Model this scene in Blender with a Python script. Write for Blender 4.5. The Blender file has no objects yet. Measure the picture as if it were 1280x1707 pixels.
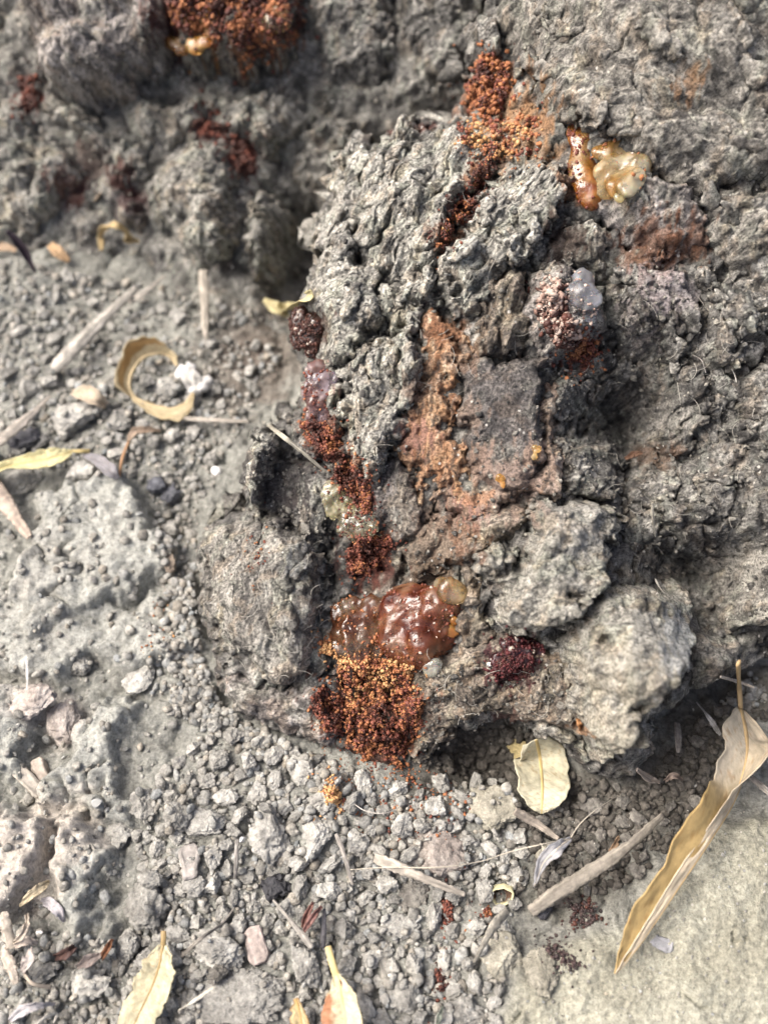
import bpy, bmesh, math, random
import numpy as np

# ------------------------------------------------------------------ camera, sky, sun, exposure
S = 0.001                       # the script thinks in millimetres, the scene is in metres
CAM_H = 215.0                   # camera height above the soil (mm)
PITCH = math.radians(62.0)      # looking down
FPX = 853.5 / math.tan(math.radians(25.0))
C0 = np.array([0.0, 0.0, CAM_H])
FW = np.array([0.0, math.cos(PITCH), -math.sin(PITCH)])
RT = np.array([1.0, 0.0, 0.0])
UP = np.array([0.0, math.sin(PITCH), math.cos(PITCH)])

sc = bpy.context.scene
COL = sc.collection
cam_d = bpy.data.cameras.new('camera')
cam = bpy.data.objects.new('camera', cam_d)
COL.objects.link(cam)
cam.location = (0, 0, CAM_H * S)
cam.rotation_euler = (math.pi / 2 - PITCH, 0, 0)
cam_d.sensor_fit = 'VERTICAL'
cam_d.sensor_height = 36.0
cam_d.sensor_width = 27.0
cam_d.lens = 18.0 / math.tan(math.radians(25.0))
cam_d.clip_start = 0.005
cam_d.clip_end = 500
cam_d.dof.use_dof = True
cam_d.dof.focus_distance = 0.211
cam_d.dof.aperture_fstop = 10.0
sc.camera = cam

SUN_ELEV, SUN_AZ = math.radians(54), math.radians(-82)      # azimuth from +Y towards +X: light comes from the left
world = bpy.data.worlds.new('World')
sc.world = world
world.use_nodes = True
wn = world.node_tree
bg = wn.nodes['Background']
sky = wn.nodes.new('ShaderNodeTexSky')
sky.sky_type = 'NISHITA'
sky.sun_disc = False
sky.sun_elevation = SUN_ELEV
sky.sun_rotation = SUN_AZ
sky.air_density = 0.6
sky.dust_density = 8.0
sky.ozone_density = 0.6
wn.links.new(sky.outputs[0], bg.inputs[0])
bg.inputs[1].default_value = 0.095
sun_d = bpy.data.lights.new('sun', 'SUN')
sun_d.energy = 1.5
sun_d.angle = math.radians(36)
sun_d.color = (1.0, 0.97, 0.92)
sun = bpy.data.objects.new('sun', sun_d)
COL.objects.link(sun)
from mathutils import Vector, Matrix
sdir = Vector((math.sin(SUN_AZ) * math.cos(SUN_ELEV), math.cos(SUN_AZ) * math.cos(SUN_ELEV), math.sin(SUN_ELEV)))
sun.rotation_euler = (-sdir).to_track_quat('-Z', 'Y').to_euler()
sc.view_settings.view_transform = 'Standard'
sc.view_settings.look = 'None'
sc.view_settings.gamma = 1.0
sc.view_settings.use_curve_mapping = False
sc.view_settings.exposure = 1.63
sc.cycles.use_denoising = True
sc.cycles.max_bounces = 8
sc.cycles.transmission_bounces = 6

# ------------------------------------------------------------------ noise (numpy)
rng = np.random.default_rng(7)
TS = 1024
PERM = rng.permutation(TS)
ANG = rng.random(TS) * 2 * np.pi
G2X, G2Y = np.cos(ANG), np.sin(ANG)
g3 = rng.normal(size=(TS, 3)); g3 /= np.linalg.norm(g3, axis=1)[:, None]
RND = rng.random((TS, 3))


def hsh(ix, iy, iz=0):
    return PERM[(PERM[(PERM[ix & (TS - 1)] + iy) & (TS - 1)] + iz) & (TS - 1)]


def fade(t):
    return t * t * t * (t * (t * 6 - 15) + 10)


def pn2(x, y, seed=0):
    xi = np.floor(x).astype(np.int64); yi = np.floor(y).astype(np.int64)
    xf, yf = x - xi, y - yi
    u, v = fade(xf), fade(yf)
    out = 0
    for dx in (0, 1):
        wx = u if dx else 1 - u
        for dy in (0, 1):
            h = hsh(xi + dx, yi + dy, seed)
            out = out + wx * (v if dy else 1 - v) * (G2X[h] * (xf - dx) + G2Y[h] * (yf - dy))
    return out * 1.45


def pn3(p, seed=0):
    pi = np.floor(p).astype(np.int64)
    f = p - pi
    w = fade(f)
    out = 0
    for dx in (0, 1):
        wx = w[:, 0] if dx else 1 - w[:, 0]
        for dy in (0, 1):
            wy = w[:, 1] if dy else 1 - w[:, 1]
            for dz in (0, 1):
                wz = w[:, 2] if dz else 1 - w[:, 2]
                g = g3[hsh(pi[:, 0] + dx, pi[:, 1] + dy, pi[:, 2] + dz + seed)]
                out = out + wx * wy * wz * (g[:, 0] * (f[:, 0] - dx) + g[:, 1] * (f[:, 1] - dy) + g[:, 2] * (f[:, 2] - dz))
    return out * 1.5


def fbm2(x, y, oc=4, seed=0, gain=0.5):
    a, s = 1.0, 0
    for k in range(oc):
        s = s + a * pn2(x, y, seed + 17 * k)
        x, y, a = x * 2.03 + 11.3, y * 2.03 + 5.7, a * gain
    return s


def ridge2(x, y, oc=3, seed=0, gain=0.5):
    a, s = 1.0, 0
    for k in range(oc):
        s = s + a * (1 - 2.2 * np.abs(pn2(x, y, seed + 13 * k)))
        x, y, a = x * 2.1 + 3.1, y * 2.1 + 7.7, a * gain
    return s - 0.6


def fbm3(p, oc=3, seed=0, gain=0.5, billow=False):
    a, s = 1.0, 0
    for k in range(oc):
        n = pn3(p, seed + 19 * k)
        s = s + a * ((np.abs(n) * 2 - 0.5) if billow else n)
        p, a = p * 2.05 + 4.4, a * gain
    return s


def worley2(x, y, seed=0, jit=0.9):
    xi = np.floor(x).astype(np.int64); yi = np.floor(y).astype(np.int64)
    f1 = np.full(np.shape(x), 9.0); f2 = np.full(np.shape(x), 9.0); idr = np.zeros(np.shape(x))
    for dx in (-1, 0, 1):
        for dy in (-1, 0, 1):
            h = hsh(xi + dx, yi + dy, seed)
            cx = xi + dx + 0.5 + (RND[h, 0] - 0.5) * jit
            cy = yi + dy + 0.5 + (RND[h, 1] - 0.5) * jit
            d = np.hypot(x - cx, y - cy)
            near = d < f1
            f2 = np.where(near, f1, np.minimum(f2, d))
            idr = np.where(near, RND[h, 2], idr)
            f1 = np.where(near, d, f1)
    return f1, f2, idr


def facets(x, y, size, seed, tilt=0.7):
    """broken, angular relief: every cell is a flat chip with a tilt and height of its own"""
    x = x / size; y = y / size
    x = x + 0.22 * pn2(x * 1.3, y * 1.3, seed + 1) + 0.10 * pn2(x * 4, y * 4, seed + 3); y = y + 0.22 * pn2(x * 1.3, y * 1.3, seed + 2) + 0.10 * pn2(x * 4, y * 4, seed + 4)
    xi = np.floor(x).astype(np.int64); yi = np.floor(y).astype(np.int64)
    best = np.full(x.shape, -9.0); sec = np.full(x.shape, -9.0)
    for dx in (-1, 0, 1):
        for dy in (-1, 0, 1):
            h = hsh(xi + dx, yi + dy, seed)
            ox = x - (xi + dx + 0.5 + (RND[h, 0] - 0.5) * 0.9); oy = y - (yi + dy + 0.5 + (RND[h, 1] - 0.5) * 0.9)
            z = 0.55 * RND[h, 2] + tilt * (G2X[h] * ox + G2Y[h] * oy) - 0.9 * (ox * ox + oy * oy)
            sec = np.maximum(sec, np.minimum(best, z)); best = np.maximum(best, z)
    return best, best - sec


def sstep(a, b, x):
    t = np.clip((x - a) / (b - a), 0, 1)
    return t * t * (3 - 2 * t)


def poly_sd(px, py, poly):
    """signed distance to a closed polygon, positive inside"""
    poly = np.asarray(poly, float)
    n = len(poly)
    dmin = np.full(px.shape, 1e9)
    inside = np.zeros(px.shape, bool)
    for i in range(n):
        ax, ay = poly[i]; bx, by = poly[(i + 1) % n]
        ex, ey = bx - ax, by - ay
        t = np.clip(((px - ax) * ex + (py - ay) * ey) / (ex * ex + ey * ey + 1e-9), 0, 1)
        dmin = np.minimum(dmin, np.hypot(px - ax - t * ex, py - ay - t * ey))
        c = (ay > py) != (by > py)
        with np.errstate(divide='ignore', invalid='ignore'):
            xx = ax + (py - ay) * ex / (ey if ey else 1e-9)
        inside ^= c & (px < xx)
    return np.where(inside, dmin, -dmin)


# ------------------------------------------------------------------ geometry of the place
def ray(px, py):
    xn = (np.asarray(px, float) - 640) / FPX
    yn = (853.5 - np.asarray(py, float)) / FPX
    return FW + xn[..., None] * RT + yn[..., None] * UP


def at_depth(px, py, d):
    return C0 + ray(px, py) * np.asarray(d, float)[..., None]


def project(P):
    r = P - C0
    d = r @ FW
    return 640 + FPX * (r @ RT) / d, 853.5 - FPX * (r @ UP) / d, d


def on_plane_z(px, py, z=0.0):
    r = ray(px, py)
    t = (z - CAM_H) / r[..., 2]
    return C0 + r * t[..., None]


# ground: heights over (x, y)
def px2xy(pts):
    a = np.array(pts, float)
    return on_plane_z(a[:, 0], a[:, 1])[:, :2]


CRUST = [   # polygon in photo pixels laid on the soil plane, height mm, edge width mm
    (px2xy([(60, 830), (140, 800), (215, 800), (250, 850), (270, 905), (275, 960), (230, 1005), (150, 1035), (60, 1060), (20, 1000), (55, 930), (75, 880)]), 5.5, 3.0),
    (px2xy([(-200, 1000), (60, 985), (160, 1020), (235, 1010), (330, 940), (335, 1080), (250, 1110), (160, 1110), (60, 1130), (-200, 1140)]), 3.0, 3.0),
    (px2xy([(130, 1210), (200, 1170), (225, 1190), (210, 1240), (190, 1300), (240, 1330), (210, 1400), (120, 1370), (70, 1330), (60, 1290), (100, 1250)]), 3.6, 3.0),
    (px2xy([(-200, 1330), (40, 1350), (110, 1380), (90, 1430), (60, 1480), (20, 1540), (-200, 1560)]), 6.0, 4.0),
    (px2xy([(115, 1380), (180, 1420), (195, 1500), (180, 1570), (130, 1580), (110, 1500), (100, 1440)]), 5.0, 5.0),
    (px2xy([(-100, 1160), (60, 1160), (80, 1200), (40, 1250), (30, 1300), (-100, 1310)]), 4.5, 3.0),
]
SAND = px2xy([(1500, 1300), (1230, 1355), (1130, 1440), (1070, 1490), (1010, 1560), (945, 1585), (890, 1600), (850, 1650), (850, 1720), (820, 2000), (1600, 2000)])
TROUGH = [(500, 430, 60, 75, -20), (478, 500, 50, 40, -7), (820, 1250, 75, 40, -13), (1000, 1330, 90, 40, -2), (170, 1480, 25, 18, 0), (1230, 1130, 60, 40, -4), (372, 1150, 14, 22, -5), (560, 1265, 50, 15, -2), (60, 470, 120, 40, 1.5),
          (150, 640, 150, 60, -1), (30, 820, 40, 40, -3), (300, 850, 40, 60, -3)]
tr = [(on_plane_z(a, b)[:2], rx * 0.13, ry * 0.15, h) for a, b, rx, ry, h in TROUGH]


def ground_masks(x, y):
    wx = x + 4.0 * pn2(x / 13, y / 13, 36) + 2.2 * pn2(x / 7, y / 7, 31) + 0.9 * pn2(x / 2.3, y / 2.3, 32)
    wy = y + 4.0 * pn2(x / 13, y / 13, 37) + 2.2 * pn2(x / 7, y / 7, 33) + 0.9 * pn2(x / 2.3, y / 2.3, 34)
    cr = np.zeros(x.shape); ch = np.zeros(x.shape)
    for poly, h, e in CRUST:
        m = sstep(-1.2, 0.6 + e * 0.5, poly_sd(wx, wy, poly) + 0.6 * pn2(x / 1.1, y / 1.1, 35))
        cr = np.maximum(cr, m); ch = np.maximum(ch, m * h)
    sd = sstep(-2.0, 3.0, poly_sd(wx, wy, SAND))
    return cr, ch, sd


def ground_z(x, y, full=True):
    x = np.asarray(x, float); y = np.asarray(y, float)
    cr, ch, sd = ground_masks(x, y)
    z = 1.6 * fbm2(x / 38, y / 38, 2, 3) + 1.4 * pn2(x / 14, y / 14, 9)
    for (c, rx, ry, h) in tr:
        z += h * np.exp(-(((x - c[0]) / rx) ** 2 + ((y - c[1]) / ry) ** 2))
    z = z + ch + 2.5 * sd - 1.2 * (1 - cr) * (1 - sd)
    if not full:
        return z
    loose = (1 - cr) * (1 - sd)
    far = sstep(250, 400, np.hypot(x, y - 80))
    peb = 0
    for k, (sz, am) in enumerate(((5.2, 1.5), (2.4, 0.95), (1.15, 0.5))):
        f1, f2, idr = worley2(x / sz + 0.25 * pn2(x / sz, y / sz, 60 + k), y / sz, 41 + k)
        peb = peb + am * (0.55 + 0.9 * idr) * (np.sqrt(np.clip(1 - (f1 / 0.72) ** 2, 0, 1)) - 0.5)
    bil = np.abs(pn2(x / 9, y / 9, 71)) * 2.2 + np.abs(pn2(x / 3.4, y / 3.4, 72)) * 1.3 + np.abs(pn2(x / 1.3, y / 1.3, 73)) * 0.55 + 0.2 * pn2(x / 0.6, y / 0.6, 74)
    f1, f2, _ = worley2(x / 17 + 0.35 * pn2(x / 6, y / 6, 80), y / 17 + 0.35 * pn2(x / 6, y / 6, 81), 82)
    crack = -2.6 * np.exp(-((f2 - f1) / 0.045) ** 2) * sstep(-0.1, 0.3, pn2(x / 22, y / 22, 83))
    fine = 0.5 * fbm2(x / 2.2, y / 2.2, 3, 90, 0.6)
    fa, fe = facets(x, y, 7.0, 300); fb, fe2 = facets(x, y, 2.8, 330)
    fc, _ = facets(x, y, 1.25, 360)
    brk = 2.5 * (fa - 0.2) + 1.6 * (fb - 0.2) + 0.8 * (fc - 0.2)
    z = z + loose * (peb * 0.9 + 0.35 * brk + 0.5 * fine - 0.6) * (1 - 0.5 * far) + cr * (bil * 0.3 + 0.3 * brk + 1.1 * fbm2(x / 6, y / 6, 4, 88, 0.6) + crack + 0.4 * fine - 0.8) + sd * (0.8 * fbm2(x / 9, y / 9, 4, 95, 0.6) + 0.35 * pn2(x / 0.9, y / 0.9, 97) + 0.2 * pn2(x / 0.5, y / 0.5, 98) - 1.4 * np.exp(-((f2 - f1) / 0.03) ** 2) * sstep(0.0, 0.3, pn2(x / 15, y / 15, 99)) + 0.5 * peb * sstep(0.1, 0.5, pn2(x / 11, y / 11, 100)))
    return z


# trunk: heights over an inclined plane through the root flare
TILT = math.radians(30)
WN = np.array([0.0, -math.sin(TILT), math.cos(TILT)])
UN = np.array([1.0, 0.0, 0.0])
VN = np.array([0.0, math.cos(TILT), math.sin(TILT)])
O0 = np.array([0.0, 90.0, 0.0])


def to_uvw(P):
    r = P - O0
    return np.stack([r @ UN, r @ VN, r @ WN], -1)


def from_uvw(u, v, w):
    return O0 + np.asarray(u)[..., None] * UN + np.asarray(v)[..., None] * VN + np.asarray(w)[..., None] * WN


FARC = [   # photo pixel, distance from the lens in mm: the far wall of the flare at upper left
    (-300, 420, 284), (0, 440, 281), (120, 445, 280), (230, 450, 280), (330, 490, 275), (430, 520, 273), (480, 570, 270), (560, 600, 268), (600, 480, 276), (640, 300, 280), (800, 300, 280), (800, 500, 275),
    (60, 300, 276), (60, 60, 272), (250, 300, 274), (250, 120, 272), (400, 350, 268), (430, 180, 270), (600, 60, 270), (560, 200, 272), (640, 150, 268), (760, 90, 262), (860, 60, 262), (470, 430, 277), (505, 440, 292), (500, 375, 288), (530, 400, 292), (520, 320, 284), (490, 490, 284), (-300, 100, 275), (-300, -200, 268), (400, -200, 258), (850, -200, 255)]
NEARC = [   # the root flare that stands towards the lens
    (470, 650, 240), (400, 720, 236), (335, 860, 234), (315, 1000, 228), (345, 1120, 223), (400, 1200, 221), (560, 1265, 217), (690, 1300, 217), (860, 1240, 216), (960, 1270, 215), (1060, 1320, 213), (1200, 1160, 218), (1290, 1110, 222), (1500, 1050, 226),
    (520, 390, 238), (545, 310, 241), (592, 215, 242), (690, 195, 240), (770, 150, 240), (800, 40, 236), (820, -150, 232), (490, 540, 234), (500, 640, 231), (420, 740, 228),
    (575, 430, 232), (650, 300, 231), (800, 250, 227), (700, 400, 223), (700, 560, 217), (600, 560, 222), (580, 700, 220), (700, 720, 214), (840, 500, 215), (840, 700, 212.5), (780, 860, 212), (600, 850, 219), (600, 960, 220), (700, 1000, 214.5), (620, 1100, 217.5), (760, 1120, 214), (620, 1220, 217), (880, 1150, 212.5), (480, 820, 227), (450, 950, 218.5), (450, 1080, 216), (450, 1160, 218),
    (900, 100, 222), (1000, 60, 210), (1000, 250, 211), (1250, 60, 202), (1250, 250, 205), (1000, 420, 215), (1100, 500, 212), (1250, 480, 208), (960, 640, 219), (1040, 690, 237), (1085, 660, 229), (1065, 735, 232), (1095, 930, 225), (1045, 800, 225), (1185, 965, 230), (1160, 650, 213), (1250, 700, 211), (980, 800, 217), (1150, 850, 214), (1260, 880, 211), (920, 950, 205), (1080, 1000, 207), (1080, 1130, 200), (1020, 1240, 205), (1250, 1010, 216), (1195, 1000, 226), (1180, 1090, 210), (1500, 400, 200), (1500, 800, 208), (1500, -200, 195), (1000, -200, 205)]
RIM = [(830, -150), (812, 40), (785, 110), (765, 165), (745, 192), (690, 192), (650, 212), (635, 232), (612, 212), (592, 212), (560, 262), (545, 310), (535, 350), (518, 388), (540, 398), (520, 440), (506, 485), (480, 515), (478, 560), (505, 605), (498, 660), (490, 695), (445, 698), (412, 715), (404, 800), (398, 848), (342, 866), (326, 930), (333, 1020), (352, 1090), (362, 1150), (410, 1200), (480, 1232), (560, 1258), (620, 1270), (690, 1290), (704, 1262), (760, 1216), (850, 1204), (930, 1222), (985, 1290), (1055, 1300), (1092, 1255), (1100, 1195), (1172, 1155), (1245, 1115), (1330, 1095), (1800, 1050), (1800, -150)]


def _tps(r2):
    return np.where(r2 > 1e-9, r2 * np.log(r2 + 1e-12), 0.0)


def _tps_fit(ctrl, lam=25.0):
    c = np.array(ctrl, float)
    q = to_uvw(at_depth(c[:, 0], c[:, 1], c[:, 2]))
    pts, val = q[:, :2], q[:, 2]
    n = len(pts)
    K = _tps(((pts[:, None] - pts[None]) ** 2).sum(-1)) + lam * np.eye(n)
    Pm = np.c_[np.ones(n), pts]
    A = np.zeros((n + 3, n + 3)); A[:n, :n] = K; A[:n, n:] = Pm; A[n:, :n] = Pm.T
    return pts, np.linalg.solve(A, np.r_[val, 0, 0, 0])


FITS = {'near': _tps_fit(NEARC), 'far': _tps_fit(FARC)}


def core_w(u, v, base='near'):
    u = np.asarray(u, float); v = np.asarray(v, float)
    pts, T_ = FITS[base]
    out = T_[-3] + T_[-2] * u + T_[-1] * v
    for k in range(len(pts)):
        out = out + T_[k] * _tps((u - pts[k, 0]) ** 2 + (v - pts[k, 1]) ** 2)
    return out


def px2uv(pts, lift=0.0, base='near'):
    """where the view lines of these photo pixels meet the flare, raised by lift"""
    a = np.array(pts, float)
    r = ray(a[:, 0], a[:, 1])
    den = r @ WN
    w = np.full(len(a), 10.0)
    for _ in range(14):
        t = (w - (C0 - O0) @ WN) / den
        P = to_uvw(C0 + r * t[:, None])
        w = 0.5 * w + 0.5 * (core_w(P[:, 0], P[:, 1], base) + lift)
    return P[:, :2]


# z-buffer over the photo so that small things can be laid on what is already built
ZW, ZH, ZS = 400, 520, 4
ZB = np.full((ZH, ZW), 1e6)


def zb_add(P):
    x, y, d = project(P)
    i = ((x + 160) / ZS).astype(int); j = ((y + 160) / ZS).astype(int)
    k = (i >= 0) & (i < ZW) & (j >= 0) & (j < ZH) & (d > 0)
    np.minimum.at(ZB, (j[k], i[k]), d[k])


def surf(px, py, h=0.0):
    """point on the built surface seen at this pixel, h mm nearer along the surface's general outward direction"""
    px = np.atleast_1d(np.asarray(px, float)); py = np.atleast_1d(np.asarray(py, float))
    i = np.clip(((px + 160) / ZS).astype(int), 1, ZW - 2); j = np.clip(((py + 160) / ZS).astype(int), 1, ZH - 2)
    d = ZB[j, i]
    nb = np.stack([ZB[j + a, i + b] for a in (-1, 0, 1) for b in (-1, 0, 1)])
    nb = np.where(nb > 1e5, np.nan, nb)
    d = np.where(d > 1e5, np.nanmedian(nb, axis=0), d)
    d = np.where(np.isnan(d), 225.0, d)
    return at_depth(px, py, d - h)


# ------------------------------------------------------------------ object helpers
def new_mesh(name, V, F, mat, cols=None, smooth=True):
    me = bpy.data.meshes.new(name)
    V = np.asarray(V, np.float32) * S
    F = np.asarray(F, np.int32)
    k = F.shape[1]
    me.vertices.add(len(V)); me.vertices.foreach_set('co', V.ravel())
    me.loops.add(F.size); me.loops.foreach_set('vertex_index', F.ravel())
    me.polygons.add(len(F)); me.polygons.foreach_set('loop_start', np.arange(0, F.size, k, dtype=np.int32))
    me.update(calc_edges=True)
    if smooth:
        me.polygons.foreach_set('use_smooth', np.ones(len(F), bool))
    if cols is not None:
        at = me.color_attributes.new('tint', 'FLOAT_COLOR', 'POINT')
        c = np.ones((len(V), 4), np.float32); c[:, :3] = np.clip(cols, 0.004, 0.9)
        at.data.foreach_set('color', c.ravel())
    me.materials.append(mat)
    me.validate()
    return me


def link(name, data, parent=None, label=None, cat=None, group=None, kind=None, loc=None):
    o = bpy.data.objects.new(name, data)
    COL.objects.link(o)
    if parent is not None:
        o.parent = parent
    if label: o['label'] = label
    if cat: o['category'] = cat
    if group: o['group'] = group
    if kind: o['kind'] = kind
    if loc is not None:
        o.location = [float(c) * S for c in loc]
    return o


def grid_faces(nu, nv, keep=None):
    idx = np.arange(nu * nv).reshape(nu, nv)
    F = np.stack([idx[:-1, :-1], idx[1:, :-1], idx[1:, 1:], idx[:-1, 1:]], -1).reshape(-1, 4)
    if keep is not None:
        F = F[keep[F].any(1)]
    return F


def compact(V, F, *att):
    used = np.zeros(len(V), bool); used[F.ravel()] = True
    m = np.cumsum(used) - 1
    return (V[used], m[F]) + tuple(a[used] for a in att)


def mixc(a, b, t):
    return np.asarray(a) * (1 - t[:, None]) + np.asarray(b) * t[:, None]


# ------------------------------------------------------------------ materials
def mat_base(name):
    m = bpy.data.materials.new(name)
    m.use_nodes = True
    nt = m.node_tree
    return m, nt, nt.nodes['Principled BSDF']


def earthy(name, rough=0.92, bump=0.5, s1=900.0, s2=2600.0, contrast=0.55, spec=0.25, fleck=0.0, fleck_col=(0.6, 0.58, 0.52), dist=0.0004, rvar=0.0, tint_attr=True, col=(0.3, 0.29, 0.26)):
    m, nt, bs = mat_base(name)
    N, L = nt.nodes, nt.links
    tc = N.new('ShaderNodeTexCoord')
    oi = N.new('ShaderNodeObjectInfo')
    off = N.new('ShaderNodeVectorMath'); off.operation = 'ADD'
    L.new(tc.outputs['Object'], off.inputs[0]); L.new(oi.outputs['Random'], off.inputs[1])
    vec = off.outputs[0]
    if tint_attr:
        at = N.new('ShaderNodeAttribute'); at.attribute_name = 'tint'; base = at.outputs['Color']
    else:
        rgb = N.new('ShaderNodeRGB'); rgb.outputs[0].default_value = (*col, 1); base = rgb.outputs[0]
    n1 = N.new('ShaderNodeTexNoise'); n1.inputs['Scale'].default_value = s1; n1.inputs['Detail'].default_value = 5; n1.inputs['Roughness'].default_value = 0.68
    L.new(vec, n1.inputs['Vector'])
    mr = N.new('ShaderNodeMapRange'); mr.inputs[1].default_value = 0.28; mr.inputs[2].default_value = 0.72
    mr.inputs[3].default_value = 1 - contrast; mr.inputs[4].default_value = 1 + contrast
    L.new(n1.outputs['Fac'], mr.inputs[0])
    mul = N.new('ShaderNodeVectorMath'); mul.operation = 'SCALE'
    L.new(base, mul.inputs[0]); L.new(mr.outputs[0], mul.inputs['Scale'])
    out = mul.outputs[0]
    if rvar > 0:
        mr3 = N.new('ShaderNodeMapRange'); mr3.inputs[3].default_value = 1 - rvar; mr3.inputs[4].default_value = 1 + rvar
        L.new(oi.outputs['Random'], mr3.inputs[0])
        mu2 = N.new('ShaderNodeVectorMath'); mu2.operation = 'SCALE'
        L.new(out, mu2.inputs[0]); L.new(mr3.outputs[0], mu2.inputs['Scale']); out = mu2.outputs[0]
    if fleck > 0:
        vo = N.new('ShaderNodeTexVoronoi'); vo.inputs['Scale'].default_value = 1100; L.new(vec, vo.inputs['Vector'])
        sep = N.new('ShaderNodeSeparateColor'); L.new(vo.outputs['Color'], sep.inputs[0])
        gt = N.new('ShaderNodeMath'); gt.operation = 'GREATER_THAN'; gt.inputs[1].default_value = 1 - fleck
        L.new(sep.outputs[0], gt.inputs[0])
        lt = N.new('ShaderNodeMath'); lt.operation = 'LESS_THAN'; lt.inputs[1].default_value = 0.34
        L.new(vo.outputs['Distance'], lt.inputs[0])
        mm = N.new('ShaderNodeMath'); mm.operation = 'MULTIPLY'; L.new(gt.outputs[0], mm.inputs[0]); L.new(lt.outputs[0], mm.inputs[1])
        mx = N.new('ShaderNodeMix'); mx.data_type = 'RGBA'; mx.inputs['B'].default_value = (*fleck_col, 1)
        L.new(mm.outputs[0], mx.inputs['Factor']); L.new(out, mx.inputs['A']); out = mx.outputs['Result']
    L.new(out, bs.inputs['Base Color'])
    bs.inputs['Roughness'].default_value = rough
    bs.inputs['Specular IOR Level'].default_value = spec
    n2 = N.new('ShaderNodeTexNoise'); n2.inputs['Scale'].default_value = s2; n2.inputs['Detail'].default_value = 4; n2.inputs['Roughness'].default_value = 0.7
    L.new(vec, n2.inputs['Vector'])
    add = N.new('ShaderNodeMath'); add.operation = 'ADD'; L.new(n1.outputs['Fac'], add.inputs[0]); L.new(n2.outputs['Fac'], add.inputs[1])
    bp = N.new('ShaderNodeBump'); bp.inputs['Strength'].default_value = bump; bp.inputs['Distance'].default_value = dist
    L.new(add.outputs[0], bp.inputs['Height']); L.new(bp.outputs[0], bs.inputs['Normal'])
    return m


M = {}
M['soil'] = earthy('dry_soil', 0.95, 1.0, 1100, 2800, 0.5, 0.15, fleck=0.012, fleck_col=(0.5, 0.48, 0.43), dist=0.0006)
M['clod'] = earthy('soil_clod', 0.95, 1.0, 1100, 2800, 0.45, 0.15, fleck=0.012, fleck_col=(0.5, 0.48, 0.43), rvar=0.26, dist=0.0006)
M['bark'] = earthy('weathered_bark', 0.85, 1.0, 1700, 3800, 0.95, 0.3, fleck=0.02, fleck_col=(0.55, 0.53, 0.48), dist=0.0007)
M['wood'] = earthy('twig', 0.8, 0.5, 700, 2200, 0.35, 0.3)
M['leaf'] = earthy('dry_leaf', 0.62, 0.35, 350, 1500, 0.22, 0.4, dist=0.0003)
M['frass'] = earthy('frass', 0.6, 0.3, 1200, 3500, 0.3, 0.4)
M['char'] = earthy('charcoal', 0.5, 0.8, 800, 2500, 0.4, 0.5)
M['fluff'] = earthy('fluff', 0.9, 0.4, 900, 3000, 0.15, 0.2)
# thin leaf lets some light through
nt = M['leaf'].node_tree
bsl = nt.nodes['Principled BSDF']
trn = nt.nodes.new('ShaderNodeBsdfTranslucent'); mxs = nt.nodes.new('ShaderNodeMixShader'); mxs.inputs[0].default_value = 0.25
for l in list(nt.links):
    if l.to_socket == bsl.inputs['Base Color']:
        nt.links.new(l.from_socket, trn.inputs['Color'])
nt.links.new(bsl.outputs[0], mxs.inputs[1]); nt.links.new(trn.outputs[0], mxs.inputs[2])
nt.links.new(mxs.outputs[0], nt.nodes['Material Output'].inputs['Surface'])


def gum_mat(name, trans, rough, bump=0.6):
    m, nt, bs = mat_base(name)
    N, L = nt.nodes, nt.links
    at = N.new('ShaderNodeAttribute'); at.attribute_name = 'tint'
    tc = N.new('ShaderNodeTexCoord')
    n1 = N.new('ShaderNodeTexNoise'); n1.inputs['Scale'].default_value = 500; n1.inputs['Detail'].default_value = 4
    L.new(tc.outputs['Object'], n1.inputs['Vector'])
    mr = N.new('ShaderNodeMapRange'); mr.inputs[1].default_value = 0.3; mr.inputs[2].default_value = 0.7; mr.inputs[3].default_value = 0.55; mr.inputs[4].default_value = 1.35
    L.new(n1.outputs['Fac'], mr.inputs[0])
    mul = N.new('ShaderNodeVectorMath'); mul.operation = 'SCALE'
    L.new(at.outputs['Color'], mul.inputs[0]); L.new(mr.outputs[0], mul.inputs['Scale'])
    L.new(mul.outputs[0], bs.inputs['Base Color'])
    bs.inputs['Roughness'].default_value = rough
    n3 = N.new('ShaderNodeTexNoise'); n3.inputs['Scale'].default_value = 260; n3.inputs['Detail'].default_value = 5
    L.new(tc.outputs['Object'], n3.inputs['Vector'])
    mr2 = N.new('ShaderNodeMapRange'); mr2.inputs[1].default_value = 0.4; mr2.inputs[2].default_value = 0.62; mr2.inputs[3].default_value = rough * 0.6; mr2.inputs[4].default_value = min(1, rough * 2.4)
    L.new(n3.outputs['Fac'], mr2.inputs[0]); L.new(mr2.outputs[0], bs.inputs['Roughness'])
    bs.inputs['IOR'].default_value = 1.48
    bs.inputs['Transmission Weight'].default_value = trans
    bs.inputs['Coat Weight'].default_value = 0.0
    bs.inputs['Coat Roughness'].default_value = 0.12
    bs.inputs['Subsurface Weight'].default_value = 0.12
    bs.inputs['Subsurface Radius'].default_value = (1.0, 0.45, 0.15)
    bs.inputs['Subsurface Scale'].default_value = 0.002
    bp = N.new('ShaderNodeBump'); bp.inputs['Strength'].default_value = bump; bp.inputs['Distance'].default_value = 0.0006
    L.new(n1.outputs['Fac'], bp.inputs['Height']); L.new(bp.outputs[0], bs.inputs['Normal'])
    return m


M['gum'] = gum_mat('tree_gum', 0.8, 0.2)
M['gum_clear'] = gum_mat('clear_gum', 0.9, 0.14, 0.5)

# ------------------------------------------------------------------ ground sheet
GRID = 0.46


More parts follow.
